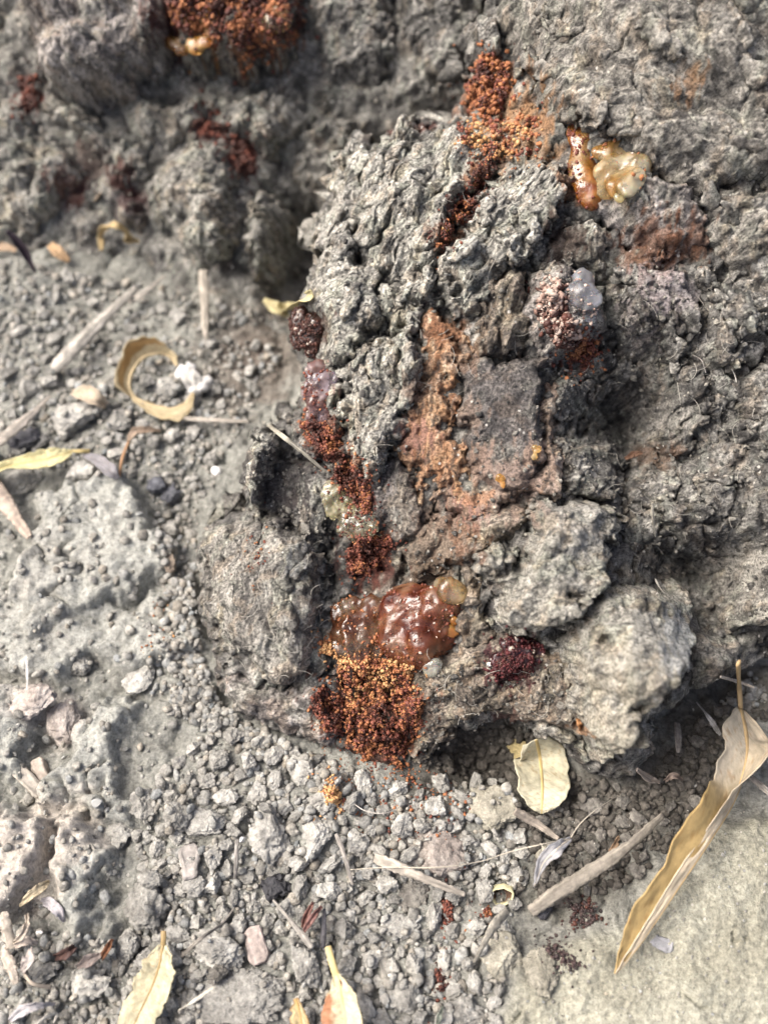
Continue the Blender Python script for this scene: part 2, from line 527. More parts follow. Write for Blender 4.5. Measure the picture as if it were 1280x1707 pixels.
def axis(lo, hi, step, reach):
    a = list(np.arange(lo, hi + step / 2, step))
    s, x = step, hi
    right = []
    while x < reach:
        s *= 1.35; x += s; right.append(x)
    s, x = step, lo
    left = []
    while x > -reach:
        s *= 1.35; x -= s; left.append(x)
    return np.array(left[::-1] + a + right)


gx = axis(-118, 118, GRID, 60000)
gy = axis(-12, 205, GRID, 60000)
X, Y = np.meshgrid(gx, gy, indexing='ij')
xf, yf = X.ravel(), Y.ravel()
# soil right under the flare is never seen: keep only where it can be
zf = np.zeros(len(xf))
near = (np.abs(xf) < 400) & (np.abs(yf - 90) < 400)
zf[near] = ground_z(xf[near], yf[near])
V = np.stack([xf, yf, zf], 1)
F = grid_faces(len(gx), len(gy))
uvw = to_uvw(V)
hid = np.zeros(len(V), bool)
q = np.zeros(len(V), bool); q[:] = (np.abs(xf) < 130) & (yf > 40) & (yf < 210)
ii = np.where(q)[0]
rim_uv = px2uv(RIM)
# only well inside the flare
hid[ii] = (poly_sd(uvw[ii, 0], uvw[ii, 1], rim_uv) > 16) & ((core_w(uvw[ii, 0], uvw[ii, 1]) - uvw[ii, 2]) > 9.0)
F = F[~hid[F].all(1)]
V, F, zf2 = compact(V, F, zf)
x, y = V[:, 0], V[:, 1]
cr, chh, sd = ground_masks(x, y)
n_a = fbm2(x / 16, y / 16, 4, 201); n_b = fbm2(x / 4, y / 4, 3, 202); n_c = fbm2(x / 30, y / 30, 3, 203)
soil = mixc((0.25, 0.24, 0.215), (0.42, 0.41, 0.37), sstep(-0.7, 0.7, n_a + 0.5 * n_b))
soil = mixc(soil, (0.215, 0.207, 0.187), 0.6 * (1 - cr) * (1 - sd))  # loose soil darkened to paint in the shade between clods
soil = mixc(soil, (0.44, 0.385, 0.335), 0.45 * sstep(0.15, 0.8, n_c + 0.3 * n_b) * cr)
soil = mixc(soil, mixc((0.31, 0.29, 0.232), (0.41, 0.388, 0.317), sstep(-0.8, 0.8, n_a + 0.35 * n_b)), sd)
soil = mixc(soil, (0.40, 0.39, 0.36), cr * (0.45 + 0.35 * sstep(-0.4, 0.5, n_b)))


def tint_or_shade(pts, r, col, am):      # ragged soil patch tinted as dark humus, pale dust, or shade painted into recesses
    global soil
    for a, b in pts:
        c = on_plane_z(a, b)[:2]
        d = np.hypot(x - c[0], y - c[1]) / (r * (1 + 0.45 * n_b))
        soil = mixc(soil, col, am * sstep(1.0, 0.45, d))


tint_or_shade([(760, 1240), (820, 1230), (720, 1260), (800, 1270), (850, 1240), (1230, 1130), (1180, 1230), (1130, 1290), (1000, 1320), (950, 1370), (1090, 1330), (880, 1260), (1180, 1180)], 11, (0.10, 0.09, 0.078), 0.8)  # dark moist soil by the bark; shade of the cavity painted in too
tint_or_shade([(500, 430), (490, 480), (510, 390), (470, 510), (520, 450)], 9, (0.07, 0.062, 0.055), 0.85)  # shade of the deep recess behind the bark rim, painted into the soil
tint_or_shade([(960, 1500), (1000, 1460), (900, 1480)], 8, (0.13, 0.12, 0.10), 0.6)
tint_or_shade([(450, 590), (400, 620), (420, 540)], 14, (0.15, 0.12, 0.10), 0.6)
tint_or_shade([(70, 1440), (20, 1430), (110, 1390), (60, 1400), (30, 1470)], 10, (0.54, 0.475, 0.42), 0.7)
tint_or_shade([(90, 1180), (50, 1170), (110, 1210)], 6, (0.53, 0.47, 0.425), 0.6)
tint_or_shade([(740, 1420), (700, 1410)], 7, (0.38, 0.32, 0.285), 0.6)
soil = soil * np.array([0.965, 1.0, 0.99])
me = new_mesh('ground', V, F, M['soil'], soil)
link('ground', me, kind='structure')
zb_add(V[(np.abs(x) < 200) & (np.abs(y - 90) < 250)])

# ------------------------------------------------------------------ the tree base
tree = link('tree', None, label='gnarled grey tree base with cracked flaking bark spreading over the dry soil', cat='tree', loc=(20, 150, 0))
TREE_O = np.array([20.0, 150.0, 0.0])

GREY = ((0.12, 0.116, 0.105), (0.35, 0.34, 0.30), (0.62, 0.605, 0.535))
DARK = ((0.06, 0.058, 0.055), (0.19, 0.185, 0.17), (0.44, 0.425, 0.38))
PURP = ((0.09, 0.083, 0.08), (0.20, 0.183, 0.172), (0.40, 0.37, 0.335))
BROWN = ((0.10, 0.085, 0.07), (0.23, 0.195, 0.155), (0.42, 0.365, 0.295))
MUD = ((0.20, 0.193, 0.168), (0.345, 0.333, 0.29), (0.48, 0.462, 0.40))
SOILY = ((0.18, 0.172, 0.152), (0.31, 0.30, 0.265), (0.45, 0.435, 0.385))
PINKG = ((0.15, 0.135, 0.125), (0.32, 0.295, 0.27), (0.50, 0.465, 0.43))

RUST, DRED, ORNG, TANW, BLACK, PALE = (0.22, 0.10, 0.05), (0.085, 0.018, 0.012), (0.38, 0.19, 0.085), (0.50, 0.335, 0.215), (0.03, 0.029, 0.03), (0.46, 0.44, 0.39)
STAINS = [   # photo pixel, radius px, colour, strength : gum and frass stains, plus dark and pale patches, on the bark
    (740, 550, 32, RUST, 0.8), (700, 730, 26, (0.30, 0.16, 0.12), 0.6), (690, 650, 26, (0.26, 0.17, 0.12), 0.45), (785, 690, 26, (0.28, 0.20, 0.15), 0.5), (790, 770, 26, (0.32, 0.21, 0.15), 0.55), (770, 590, 30, (0.22, 0.13, 0.08), 0.5),
    (690, 720, 25, (0.30, 0.17, 0.13), 0.6), (760, 850, 30, (0.28, 0.16, 0.13), 0.6), (785, 850, 30, (0.32, 0.20, 0.17), 0.6), (850, 800, 55, (0.33, 0.24, 0.19), 0.6), (900, 760, 30, (0.35, 0.25, 0.19), 0.6), (915, 700, 18, (0.30, 0.23, 0.17), 0.6), (790, 830, 20, ORNG, 0.5),
    (740, 900, 50, RUST, 0.55), (720, 940, 40, (0.12, 0.08, 0.05), 0.7), (640, 960, 50, (0.10, 0.06, 0.035), 0.6), (700, 880, 60, BROWN[1], 0.6),
    (810, 150, 45, RUST, 0.7), (850, 190, 50, (0.36, 0.22, 0.12), 0.75), (830, 240, 30, TANW, 0.8), (800, 290, 26, RUST, 0.85), (770, 345, 24, DRED, 0.85), (750, 390, 20, RUST, 0.85), (730, 400, 26, (0.20, 0.13, 0.09), 0.7), (880, 210, 40, (0.32, 0.18, 0.09), 0.7), (905, 250, 25, (0.30, 0.17, 0.08), 0.6),
    (650, 205, 10, DRED, 0.8), (700, 210, 15, DRED, 0.7), (715, 205, 12, DRED, 0.7),
    (400, 20, 60, DRED, 0.85), (330, 30, 60, DRED, 0.8), (450, 60, 50, RUST, 0.8), (410, 110, 22, RUST, 0.8), (290, 60, 40, DRED, 0.6), (350, 80, 40, (0.25, 0.11, 0.02), 0.7),
    (45, 160, 22, DRED, 0.8), (400, 260, 30, DRED, 0.85), (340, 215, 22, DRED, 0.6), (200, 290, 30, (0.07, 0.025, 0.02), 0.85), (110, 310, 35, (0.11, 0.04, 0.03), 0.7), (220, 330, 30, (0.05, 0.02, 0.02), 0.8), (150, 260, 40, (0.09, 0.06, 0.05), 0.6),
    (535, 550, 22, (0.07, 0.03, 0.02), 0.7), (530, 640, 30, (0.25, 0.14, 0.13), 0.7), (540, 730, 35, (0.13, 0.055, 0.035), 0.85), (590, 790, 30, RUST, 0.8), (600, 850, 30, DRED, 0.8), (610, 930, 45, DRED, 0.8), (560, 950, 35, BLACK, 0.6), (545, 870, 25, BLACK, 0.5),
    (480, 800, 50, (0.055, 0.048, 0.047), 0.75), (470, 850, 35, (0.06, 0.05, 0.05), 0.6), (500, 930, 22, (0.10, 0.11, 0.125), 0.5),
    (840, 1112, 34, (0.06, 0.015, 0.02), 0.85), (870, 1092, 28, (0.07, 0.02, 0.025), 0.8), (850, 1220, 30, DRED, 0.6), (620, 1180, 75, (0.12, 0.04, 0.02), 0.85), (620, 1240, 60, (0.09, 0.035, 0.02), 0.8),
    (965, 580, 30, (0.25, 0.06, 0.03), 0.75), (940, 400, 35, (0.07, 0.045, 0.035), 0.8), (1090, 415, 50, (0.16, 0.065, 0.03), 0.7), (1150, 400, 35, (0.14, 0.06, 0.03), 0.6), (1145, 150, 22, (0.30, 0.16, 0.07), 0.6), (1100, 760, 25, (0.12, 0.06, 0.03), 0.6), (1060, 690, 40, BLACK, 0.5), (960, 300, 30, (0.26, 0.10, 0.03), 0.6),
    (1090, 480, 40, (0.30, 0.26, 0.26), 0.6), (1130, 490, 30, (0.34, 0.30, 0.30), 0.5), (1110, 700, 35, (0.40, 0.38, 0.34), 0.35),
    (1060, 1130, 25, (0.09, 0.088, 0.09), 0.5), (1110, 1060, 40, (0.30, 0.315, 0.32), 0.6), (1020, 1200, 60, (0.46, 0.42, 0.33), 0.45), (1010, 1110, 50, (0.45, 0.41, 0.32), 0.4), (965, 1210, 10, ORNG, 0.7),
    (1250, 930, 40, PALE, 0.5), (960, 860, 40, (0.38, 0.37, 0.34), 0.4), (560, 340, 30, PALE, 0.6), (545, 400, 30, PALE, 0.4),
]
ST_NEAR = px2uv([(a, b) for a, b, *_ in STAINS], 3.0)
ST_FAR = px2uv([(a, b) for a, b, *_ in STAINS], 3.0, 'far')
IS_FAR = [b < 480 and a < 520 for a, b, *_ in STAINS]
ST_MM = np.array([r * 215 / FPX for _, _, r, _, _ in STAINS])


def stained(u, v, c, seed, base='near'):
    n = 0.8 * fbm2(u / 1.5, v / 6.0, 4, seed + 5, 0.65)
    ST_UV = ST_NEAR if base == 'near' else ST_FAR
    for k, (a, b, r, colr, am) in enumerate(STAINS):
        if IS_FAR[k] != (base == 'far'):
            continue
        d = np.hypot(u - ST_UV[k, 0], v - ST_UV[k, 1]) / ST_MM[k]
        s = np.where(d < 1.9)[0]
        if len(s):
            t = am * sstep(1.1, 0.75, d[s] + n[s])
            c[s] = c[s] * (1 - t[:, None]) + np.array(colr) * t[:, None]
    return c


def chips(a, b, ratio, size, seed):
    return facets(a / ratio, b, size, seed, 0.85)[0] - 0.2


def relief(u, v, style, seed, ang):
    ca, sa = math.cos(ang), math.sin(ang)
    uu = u + 2.0 * pn2(u / 7, v / 7, seed + 1); vv = v + 2.0 * pn2(u / 7, v / 7, seed + 2)
    a = (uu * ca + vv * sa); b = (-uu * sa + vv * ca)
    if style == 'ridged':
        brk = np.exp(-(pn2(a / 6, b / 10, seed + 12) / 0.05) ** 2) * sstep(-0.1, 0.3, pn2(u / 9, v / 9, seed + 13))
        m2 = sstep(-0.3, 0.3, pn2(u / 6, v / 6, seed + 15))
        return 1.2 * ridge2(a / 26, b / 8.0, 2, seed + 3) + 3.0 * chips(a, b, 2.4, 6.5, seed + 4) + 1.9 * chips(a, b, 2.6, 2.6, seed + 5) + (0.4 + 0.6 * m2) * chips(a, b, 2.6, 1.05, seed + 6) + 0.28 * ridge2(a / 5, b / 0.8, 1, seed + 7) - 1.6 * brk + 0.2 * pn2(u / 0.42, v / 0.42, seed + 17)
    if style == 'granular':
        f1, _, idr = worley2(u / 1.15, v / 1.15, seed + 3)
        g1, _, gid = worley2(u / 2.6, v / 2.6, seed + 4)
        return 1.6 * np.abs(pn2(u / 6, v / 6, seed + 5)) * 2 + 0.9 * gid * np.sqrt(np.clip(1 - (g1 / 0.75) ** 2, 0, 1)) + 0.55 * idr * np.sqrt(np.clip(1 - (f1 / 0.7) ** 2, 0, 1)) + 0.25 * fbm2(u / 0.7, v / 0.7, 2, seed + 6)
    if style == 'smooth':
        return 1.0 * fbm2(u / 11, v / 11, 2, seed + 3) + 1.1 * chips(a, b, 3.0, 5.5, seed + 4) + 0.7 * chips(a, b, 3.2, 2.0, seed + 5) + 0.4 * chips(a, b, 3.0, 0.9, seed + 7) + 0.14 * pn2(a / 1.3, b / 0.45, seed + 6) + 0.1 * pn2(u / 0.45, v / 0.45, seed + 9)
    if style == 'lump':
        f1, _, idr = worley2(u / 5.5, v / 5.5, seed + 3)
        pit = -2.6 * (idr > 0.68) * sstep(0.42, 0.12, f1)
        return 1.9 * fbm2(u / 9, v / 9, 2, seed + 4) + 0.55 * fbm2(u / 2.6, v / 2.6, 3, seed + 5, 0.6) + pit + 0.15 * pn2(u / 0.6, v / 0.6, seed + 6)
    if style == 'rock':
        return 2.0 * np.abs(pn2(u / 9, v / 9, seed + 4)) * 2 + 2.2 * chips(a, b, 1.3, 3.8, seed + 5) + 1.2 * chips(a, b, 1.3, 1.6, seed + 7) + 0.45 * fbm2(u / 1.0, v / 1.0, 2, seed + 6, 0.6)
    # crumbly: cracked old bark broken into chunks
    f1, f2, idr = worley2(a / 11 + 0.4 * pn2(u / 4, v / 4, seed + 8), b / 6 + 0.4 * pn2(u / 4, v / 4, seed + 9), seed + 3)
    return 3.0 * (idr - 0.5) - 3.2 * np.exp(-((f2 - f1) / 0.08) ** 2) + 3.0 * chips(a, b, 1.7, 4.5, seed + 5) + 1.6 * chips(a, b, 1.8, 1.9, seed + 4) + 0.8 * chips(a, b, 1.6, 0.9, seed + 7) + 0.2 * pn2(u / 0.45, v / 0.45, seed + 6)


FACET = {'ridged': (0.1, 0.1), 'granular': (0.8, 0.6), 'smooth': (0.12, 0.08), 'lump': (1.3, 0.15), 'rock': (0.5, 0.2), 'crumbly': (0.4, 0.15)}
RELIEF_GAIN = {'ridged': 1.25, 'granular': 1.0, 'smooth': 1.0, 'lump': 1.0, 'rock': 1.0, 'crumbly': 1.15}


def bark_cols(u, v, w, pal, seed, ang, base='near', grain=1.0):
    ca, sa = math.cos(ang), math.sin(ang)
    u0, v0 = u, v
    u = u + 0.75 * w; v = v - 0.65 * w
    a = u * ca + v * sa; b = -u * sa + v * ca
    n = 0.7 * fbm2(u / 8, v / 8, 3, seed + 51) + 0.75 * fbm2(a / (3.6 * grain), b / 1.1, 3, seed + 52, 0.7) + 0.35 * pn2(u / 0.5, v / 0.5, seed + 53)
    c = mixc(pal[0], pal[1], sstep(-0.75, -0.1, n))
    c = mixc(c, pal[2], sstep(0.05, 0.7, n))
    hb = fbm2(u / 5, v / 5, 3, seed + 54, 0.6); hg = fbm2(u / 7, v / 7, 3, seed + 55, 0.6)
    c = mixc(c, c * np.array([1.12, 0.88, 0.66]), 0.35 * sstep(0.1, 0.5, hb))
    c = mixc(c, c * np.array([0.96, 1.0, 0.96]), sstep(0.0, 0.5, hg))
    c = mixc(c, (0.045, 0.043, 0.042), 0.7 * sstep(0.16, 0.5, fbm2(a / 3.4, b / 1.5, 4, seed + 56, 0.7)))
    return stained(u0, v0, c, seed, base)


def bark_plate(poly, H, R, style, pal, seed, ang=0.0, step=0.3, rag=1.0, bumps=(), name='bark_plate', gain=1.0, lat=0.5, label=None, lift=None, sink=1.5, base=None, skirt=2.4, drop=5.0, grain=1.0):
    if base is None:
        base = BASE[0]
    """a slab of bark: outline laid on the flare, its edge rounded off over R mm, H mm proud"""
    uv = px2uv(poly, H * 0.8 if lift is None else lift, base)
    lo, hi = uv.min(0) - 4, uv.max(0) + 4
    gu, gv = np.arange(lo[0], hi[0], step), np.arange(lo[1], hi[1], step)
    Um, Vm = np.meshgrid(gu, gv, indexing='ij')
    u, v = Um.ravel(), Vm.ravel()
    d = poly_sd(u, v, uv)
    d = d + rag * (2.4 * pn2(u / 8, v / 8, seed + 21) + 1.2 * pn2(u / 2.6, v / 2.2, seed + 22) + 0.5 * pn2(u / 0.9, v / 0.9, seed + 23))
    k = d > -skirt
    gd = np.gradient(d.reshape(len(gu), len(gv)), step)
    gdu, gdv = np.clip(gd[0].ravel(), -1, 1), np.clip(gd[1].ravel(), -1, 1)
    F = grid_faces(len(gu), len(gv), k)
    used = np.zeros(len(u), bool); used[F.ravel()] = True
    m = np.cumsum(used) - 1
    F = m[F]; u, v, d, gdu, gdv = u[used], v[used], d[used], gdu[used], gdv[used]
    e = np.clip(d / R, 0, 1)
    h = H * (1 - (1 - e) ** 2.6)
    h = np.where(d < 0, d * drop, h)
    for (bx, by, br, bh) in bumps:
        c = px2uv([(bx, by)], H, base)[0]
        rr = br * 215 / FPX
        h = h + bh * np.exp(-((u - c[0]) ** 2 + (v - c[1]) ** 2) / rr ** 2) * sstep(-0.5, 2, d)
    rel = relief(u, v, style, seed, ang) * RELIEF_GAIN[style] * gain
    fa, ga = FACET[style]
    f1, e1 = facets(u, v, 8.5, 400 + seed); f2, e2 = facets(u, v, 3.1, 430 + seed)
    t1, _, tid = worley2(u / 0.85, v / 0.85, seed + 77)
    rel = rel + fa * (2.6 * (f1 - 0.2) + 1.3 * (f2 - 0.2)) + ga * (tid > 0.45) * np.sqrt(np.clip(1 - (t1 / 0.6) ** 2, 0, 1)) * 0.45
    h = h * (1 + 0.25 * pn2(u / 13, v / 13, seed + 61)) + 1.2 * pn2(u / 16, v / 16, 901)
    w = core_w(u, v, base) - sink + h + rel * sstep(-1.5, 2.5, d)
    q = np.stack([u, v, w], 1) / 2.4
    lu = lat * pn3(q, seed + 31) + 0.35 * lat * pn3(q * 2.6, seed + 33)
    lv = lat * pn3(q, seed + 35) + 0.35 * lat * pn3(q * 2.6, seed + 37)
    ins = np.clip(-d, 0, skirt) * 1.9
    P = from_uvw(u + lu + gdu * ins, v + lv + gdv * ins, w)
    c = bark_cols(u, v, w, pal, seed, ang, base, grain)
    zb_add(P[d > 0.2])
    me = new_mesh(name, P - TREE_O, F[:, ::1], M['bark'], c)
    o = link(name, me, tree)
    if label: o['label'] = label
    return o


STRIP = ((0.20, 0.10, 0.055), (0.42, 0.26, 0.16), (0.62, 0.47, 0.34))
PANEL = ((0.085, 0.078, 0.074), (0.15, 0.137, 0.127), (0.27, 0.245, 0.22))
EDGE = ((0.24, 0.17, 0.125), (0.42, 0.33, 0.265), (0.56, 0.48, 0.41))
SLAB = ((0.11, 0.104, 0.094), (0.265, 0.252, 0.222), (0.44, 0.42, 0.37))
DG = math.radians
BASE = ['near']
# the wood and rotten inner bark behind the plates: far wall, then the flare itself
gu = np.arange(-150, 60, 0.6); gv = np.arange(10, 165, 0.6)
Um, Vm = np.meshgrid(gu, gv, indexing='ij')
u, v = Um.ravel(), Vm.ravel()
w0 = core_w(u, v, 'far')
P0 = from_uvw(u, v, w0)
keep = P0[:, 2] > ground_z(P0[:, 0], P0[:, 1], False) - 10
F = grid_faces(len(gu), len(gv), keep)
w = w0 - 1.5 + 1.0 * relief(u, v, 'rock', 700, 0.6)
P = from_uvw(u + 0.6 * pn2(u / 2, v / 2, 711), v + 0.6 * pn2(u / 2, v / 2, 712), w)
c = bark_cols(u, v, w, DARK, 720, 0.6, 'far')
c = mixc(c, SOILY[1], 0.6 * sstep(-0.3, 0.5, fbm2(u / 6, v / 6, 3, 730)))
c = stained(u, v, c, 733, 'far')
P, F, c = compact(P, F, c)
zb_add(P)
link('trunk', new_mesh('trunk', P - TREE_O, F, M['bark'], c), tree)
bark_plate(RIM, 1.5, 3, 'crumbly', DARK, 760, DG(70), step=0.6, rag=0.7, name='root_flare', lift=0, sink=2.2, skirt=3.2, drop=13.0, gain=0.8)
# far left wall of the flare, behind the fallen leaves
BASE[0] = 'far'
bark_plate([(5, -60), (20, 20), (35, 80), (60, 130), (120, 155), (190, 145), (240, 110), (270, 60), (300, -60)], 20, 7, 'rock', PINKG, 10, DG(100), gain=0.8)
bark_plate([(240, -60), (270, 40), (290, 85), (330, 100), (400, 105), (470, 90), (500, 50), (510, -60)], 16, 5, 'granular', DARK, 11)
bark_plate([(500, -60), (520, 30), (530, 90), (570, 120), (620, 140), (650, 110), (660, 30), (660, -60)], 6, 6, 'rock', DARK, 12)
bark_plate([(660, -60), (670, 60), (700, 130), (740, 170), (770, 150), (790, 80), (800, 0), (800, -60)], 6, 6, 'rock', DARK, 13)
bark_plate([(255, 270), (290, 235), (340, 225), (380, 245), (395, 300), (390, 360), (370, 420), (330, 445), (290, 400), (250, 350), (240, 310)], 9, 9, 'rock', SOILY, 14)
bark_plate([(400, 330), (430, 310), (470, 320), (495, 360), (490, 420), (460, 465), (420, 460), (395, 410)], 9, 7, 'rock', SOILY, 15)
bark_plate([(490, 200), (520, 180), (590, 185), (600, 260), (580, 350), (545, 390), (510, 350), (490, 290)], 7, 7, 'rock', SOILY, 16)
bark_plate([(-60, 170), (30, 170), (60, 230), (120, 240), (130, 300), (90, 330), (40, 400), (-60, 420)], 5, 6, 'rock', SOILY, 17)
bark_plate([(60, 160), (130, 160), (180, 200), (230, 240), (240, 280), (200, 300), (160, 270), (120, 220)], 6, 5, 'rock', SOILY, 18)
bark_plate([(190, 160), (260, 150), (330, 160), (340, 205), (290, 230), (240, 245), (200, 210)], 5, 6, 'rock', SOILY, 19)
bark_plate([(345, 150), (420, 140), (500, 150), (520, 190), (480, 240), (440, 270), (410, 230), (360, 200)], 6, 6, 'rock', SOILY, 20)
bark_plate([(180, 310), (240, 320), (255, 370), (230, 400), (190, 380)], 4, 5, 'rock', PURP, 21)

# central flare
BASE[0] = 'near'
bark_plate([(592, 218), (562, 262), (548, 300), (538, 345), (520, 388), (545, 395), (570, 380), (590, 400), (620, 470), (650, 540), (700, 545), (735, 500), (735, 425), (760, 375), (790, 320), (820, 270), (825, 235), (790, 205), (740, 200), (690, 198), (650, 220), (640, 240), (615, 225)],
           6.5, 5, 'ridged', GREY, 30, DG(68), bumps=((690, 330, 35, 2.5), (560, 330, 22, 2), (620, 230, 18, 2)), gain=1.1, lat=0.45, step=0.24, rag=1.5)
bark_plate([(862, 258), (900, 255), (942, 272), (950, 320), (935, 365), (905, 385), (880, 430), (840, 470), (800, 520), (770, 515), (740, 480), (725, 435), (740, 418), (760, 385), (790, 345), (815, 305), (838, 280)],
           7.5, 4, 'ridged', GREY, 31, DG(42), gain=1.0, step=0.24, lat=0.45, rag=1.4)
bark_plate([(578, 382), (560, 384), (535, 425), (512, 475), (506, 510), (520, 540), (540, 590), (565, 610), (600, 595), (625, 560), (635, 510), (615, 440), (600, 400)], 8, 4, 'granular', GREY, 32, step=0.26)
bark_plate([(575, 600), (605, 565), (650, 560), (690, 575), (706, 605), (695, 660), (672, 720), (650, 770), (625, 800), (600, 785), (575, 745), (562, 680)], 8, 5, 'ridged', GREY, 33, DG(82), gain=1.1, lat=0.45, step=0.24, rag=1.4)
bark_plate([(640, 775), (672, 740), (690, 790), (700, 850), (690, 890), (655, 905), (630, 880), (612, 830), (615, 795)], 5, 4, 'smooth', PURP, 34, DG(75), step=0.26, gain=1.4)
bark_plate([(700, 570), (712, 535), (745, 522), (782, 530), (788, 565), (762, 600), (766, 660), (776, 730), (800, 800), (812, 860), (765, 890), (730, 870), (700, 830), (672, 770), (672, 710), (698, 640)], 4.2, 4, 'smooth', STRIP, 35, DG(84), step=0.24, gain=0.7, rag=2.0, grain=3.2)
bark_plate([(762, 615), (800, 588), (850, 590), (908, 600), (918, 680), (915, 765), (880, 800), (830, 820), (790, 790), (770, 700)], 6.5, 3, 'smooth', PANEL, 36, DG(70), step=0.26, gain=0.4, rag=1.3)
bark_plate([(800, 470), (850, 440), (885, 440), (895, 500), (900, 560), (885, 600), (840, 600), (800, 580), (785, 530)], 7.5, 6, 'ridged', BROWN, 37, DG(75), step=0.26)
bark_plate([(895, 450), (940, 430), (1000, 450), (1015, 500), (1000, 560), (970, 600), (920, 610), (890, 570), (882, 510)], 8, 6, 'granular', PINKG, 38, step=0.26)
bark_plate([(945, 360), (1000, 365), (1020, 400), (1010, 445), (960, 440), (930, 410)], 6, 5, 'smooth', GREY, 39, DG(80))
bark_plate([(905, 630), (935, 640), (935, 740), (940, 830), (905, 835), (880, 830), (790, 860), (790, 825), (860, 800), (905, 770)], 5.5, 3, 'smooth', EDGE, 40, DG(85), step=0.26, gain=0.8, grain=2)
bark_plate([(700, 870), (790, 850), (850, 830), (880, 850), (850, 900), (800, 930), (800, 1000), (770, 1020), (760, 960), (690, 960), (650, 920)], 3.0, 4, 'granular', BROWN, 41, step=0.28)
bark_plate([(545, 560), (570, 600), (570, 680), (565, 740), (540, 745), (510, 700), (505, 640), (525, 600)], 4, 4, 'granular', GREY, 42, step=0.28)

# lower left slabs
bark_plate([(345, 868), (410, 850), (432, 868), (480, 880), (530, 895), (540, 960), (548, 1030), (545, 1090), (528, 1130), (480, 1150), (420, 1130), (362, 1090), (338, 1020), (330, 930)], 7, 6, 'smooth', SLAB, 50, DG(95), step=0.26, gain=1.5, rag=1.3, bumps=((420, 1000, 60, 2.0),))
bark_plate([(412, 720), (438, 702), (462, 735), (455, 770), (440, 800), (432, 850), (412, 850), (405, 790)], 12, 4, 'granular', GREY, 51, step=0.26)
bark_plate([(450, 745), (520, 770), (565, 800), (560, 850), (545, 900), (500, 890), (440, 865), (440, 810)], 4, 4, 'smooth', DARK, 52, DG(120), step=0.28, gain=1.5)
bark_plate([(362, 1130), (420, 1140), (480, 1155), (535, 1140), (545, 1190), (565, 1235), (560, 1255), (480, 1228), (410, 1195), (370, 1165)], 5, 5, 'smooth', PINKG, 53, DG(160), step=0.28, gain=0.9)
bark_plate([(470, 690), (520, 690), (560, 740), (575, 780), (540, 790), (500, 760)], 3, 4, 'granular', DARK, 54, step=0.3)

# bark under the gum, towards the cavity
bark_plate([(690, 1060), (760, 1080), (830, 1060), (900, 1080), (960, 1100), (985, 1180), (975, 1235), (930, 1225), (880, 1212), (840, 1200), (770, 1215), (730, 1240), (700, 1280), (672, 1280), (680, 1200)], 5, 4, 'smooth', BROWN, 60, DG(20), step=0.28, gain=1.5, bumps=((770, 1190, 14, 2.5),))
bark_plate([(770, 1000), (815, 990), (830, 1050), (815, 1090), (775, 1095), (760, 1050)], 5, 4, 'granular', BROWN, 61, step=0.28)
bark_plate([(880, 1200), (930, 1210), (975, 1230), (1000, 1270), (985, 1290), (950, 1250), (910, 1235)], 6, 3, 'smooth', GREY, 62, DG(150), step=0.3)

# the two proud lumps nearest the lens and their neighbours
bark_plate([(880, 850), (893, 820), (925, 832), (945, 845), (965, 828), (1000, 838), (1040, 870), (1035, 920), (1015, 985), (965, 1010), (952, 1048), (905, 1072), (870, 1062), (822, 1050), (826, 1005), (806, 965), (800, 930), (832, 915), (862, 925), (884, 890)], 12, 4, 'lump', MUD, 70, step=0.26, rag=1.6, gain=1.0, bumps=((950, 900, 50, 3.0), (830, 940, 14, 1.5)))
bark_plate([(960, 1085), (985, 1030), (1010, 992), (1060, 985), (1110, 980), (1150, 992), (1166, 1040), (1172, 1100), (1158, 1152), (1095, 1190), (1088, 1250), (1050, 1290), (1000, 1282), (975, 1235), (962, 1180)], 14, 5, 'lump', MUD, 71, step=0.26, rag=1.6, gain=1.0, bumps=((1060, 1090, 60, 3.5),))
bark_plate([(1165, 1060), (1200, 1050), (1240, 1065), (1240, 1110), (1200, 1140), (1165, 1150)], 6, 5, 'rock', SLAB, 72)

# right-hand side of the trunk
bark_plate([(835, -60), (850, 40), (870, 110), (900, 160), (950, 200), (1020, 230), (1080, 260), (1150, 290), (1290, 300), (1400, 280), (1400, -60)], 8, 8, 'ridged', SLAB, 80, DG(155), step=0.32, gain=0.85, bumps=((1230, 60, 60, 4), (1000, 60, 60, 2)))
bark_plate([(780, 40), (800, 20), (840, 30), (850, 80), (820, 100), (785, 90)], 6, 4, 'granular', DARK, 81)
bark_plate([(1010, 290), (1080, 260), (1170, 300), (1200, 360), (1180, 420), (1100, 430), (1030, 400), (1000, 350)], 6, 6, 'rock', PINKG, 82, step=0.34)
bark_plate([(1190, 300), (1300, 300), (1400, 320), (1400, 450), (1250, 460), (1200, 430)], 6, 6, 'rock', SLAB, 83, step=0.34)
bark_plate([(1040, 470), (1080, 440), (1150, 440), (1172, 480), (1165, 540), (1120, 590), (1060, 580), (1030, 530)], 6, 5, 'rock', PINKG, 84, step=0.3)
bark_plate([(1175, 470), (1250, 450), (1400, 470), (1400, 560), (1260, 580), (1200, 620), (1165, 600), (1170, 530)], 6, 6, 'crumbly', DARK, 85, DG(40), step=0.3, gain=0.8)
bark_plate([(930, 600), (1000, 590), (1050, 590), (1095, 600), (1060, 640), (1020, 655), (985, 690), (950, 700), (930, 680)], 5, 4, 'crumbly', DARK, 86, step=0.3, gain=0.8)
bark_plate([(935, 740), (980, 720), (1030, 720), (1045, 780), (1040, 840), (990, 830), (945, 830)], 5, 5, 'granular', DARK, 87, step=0.3)
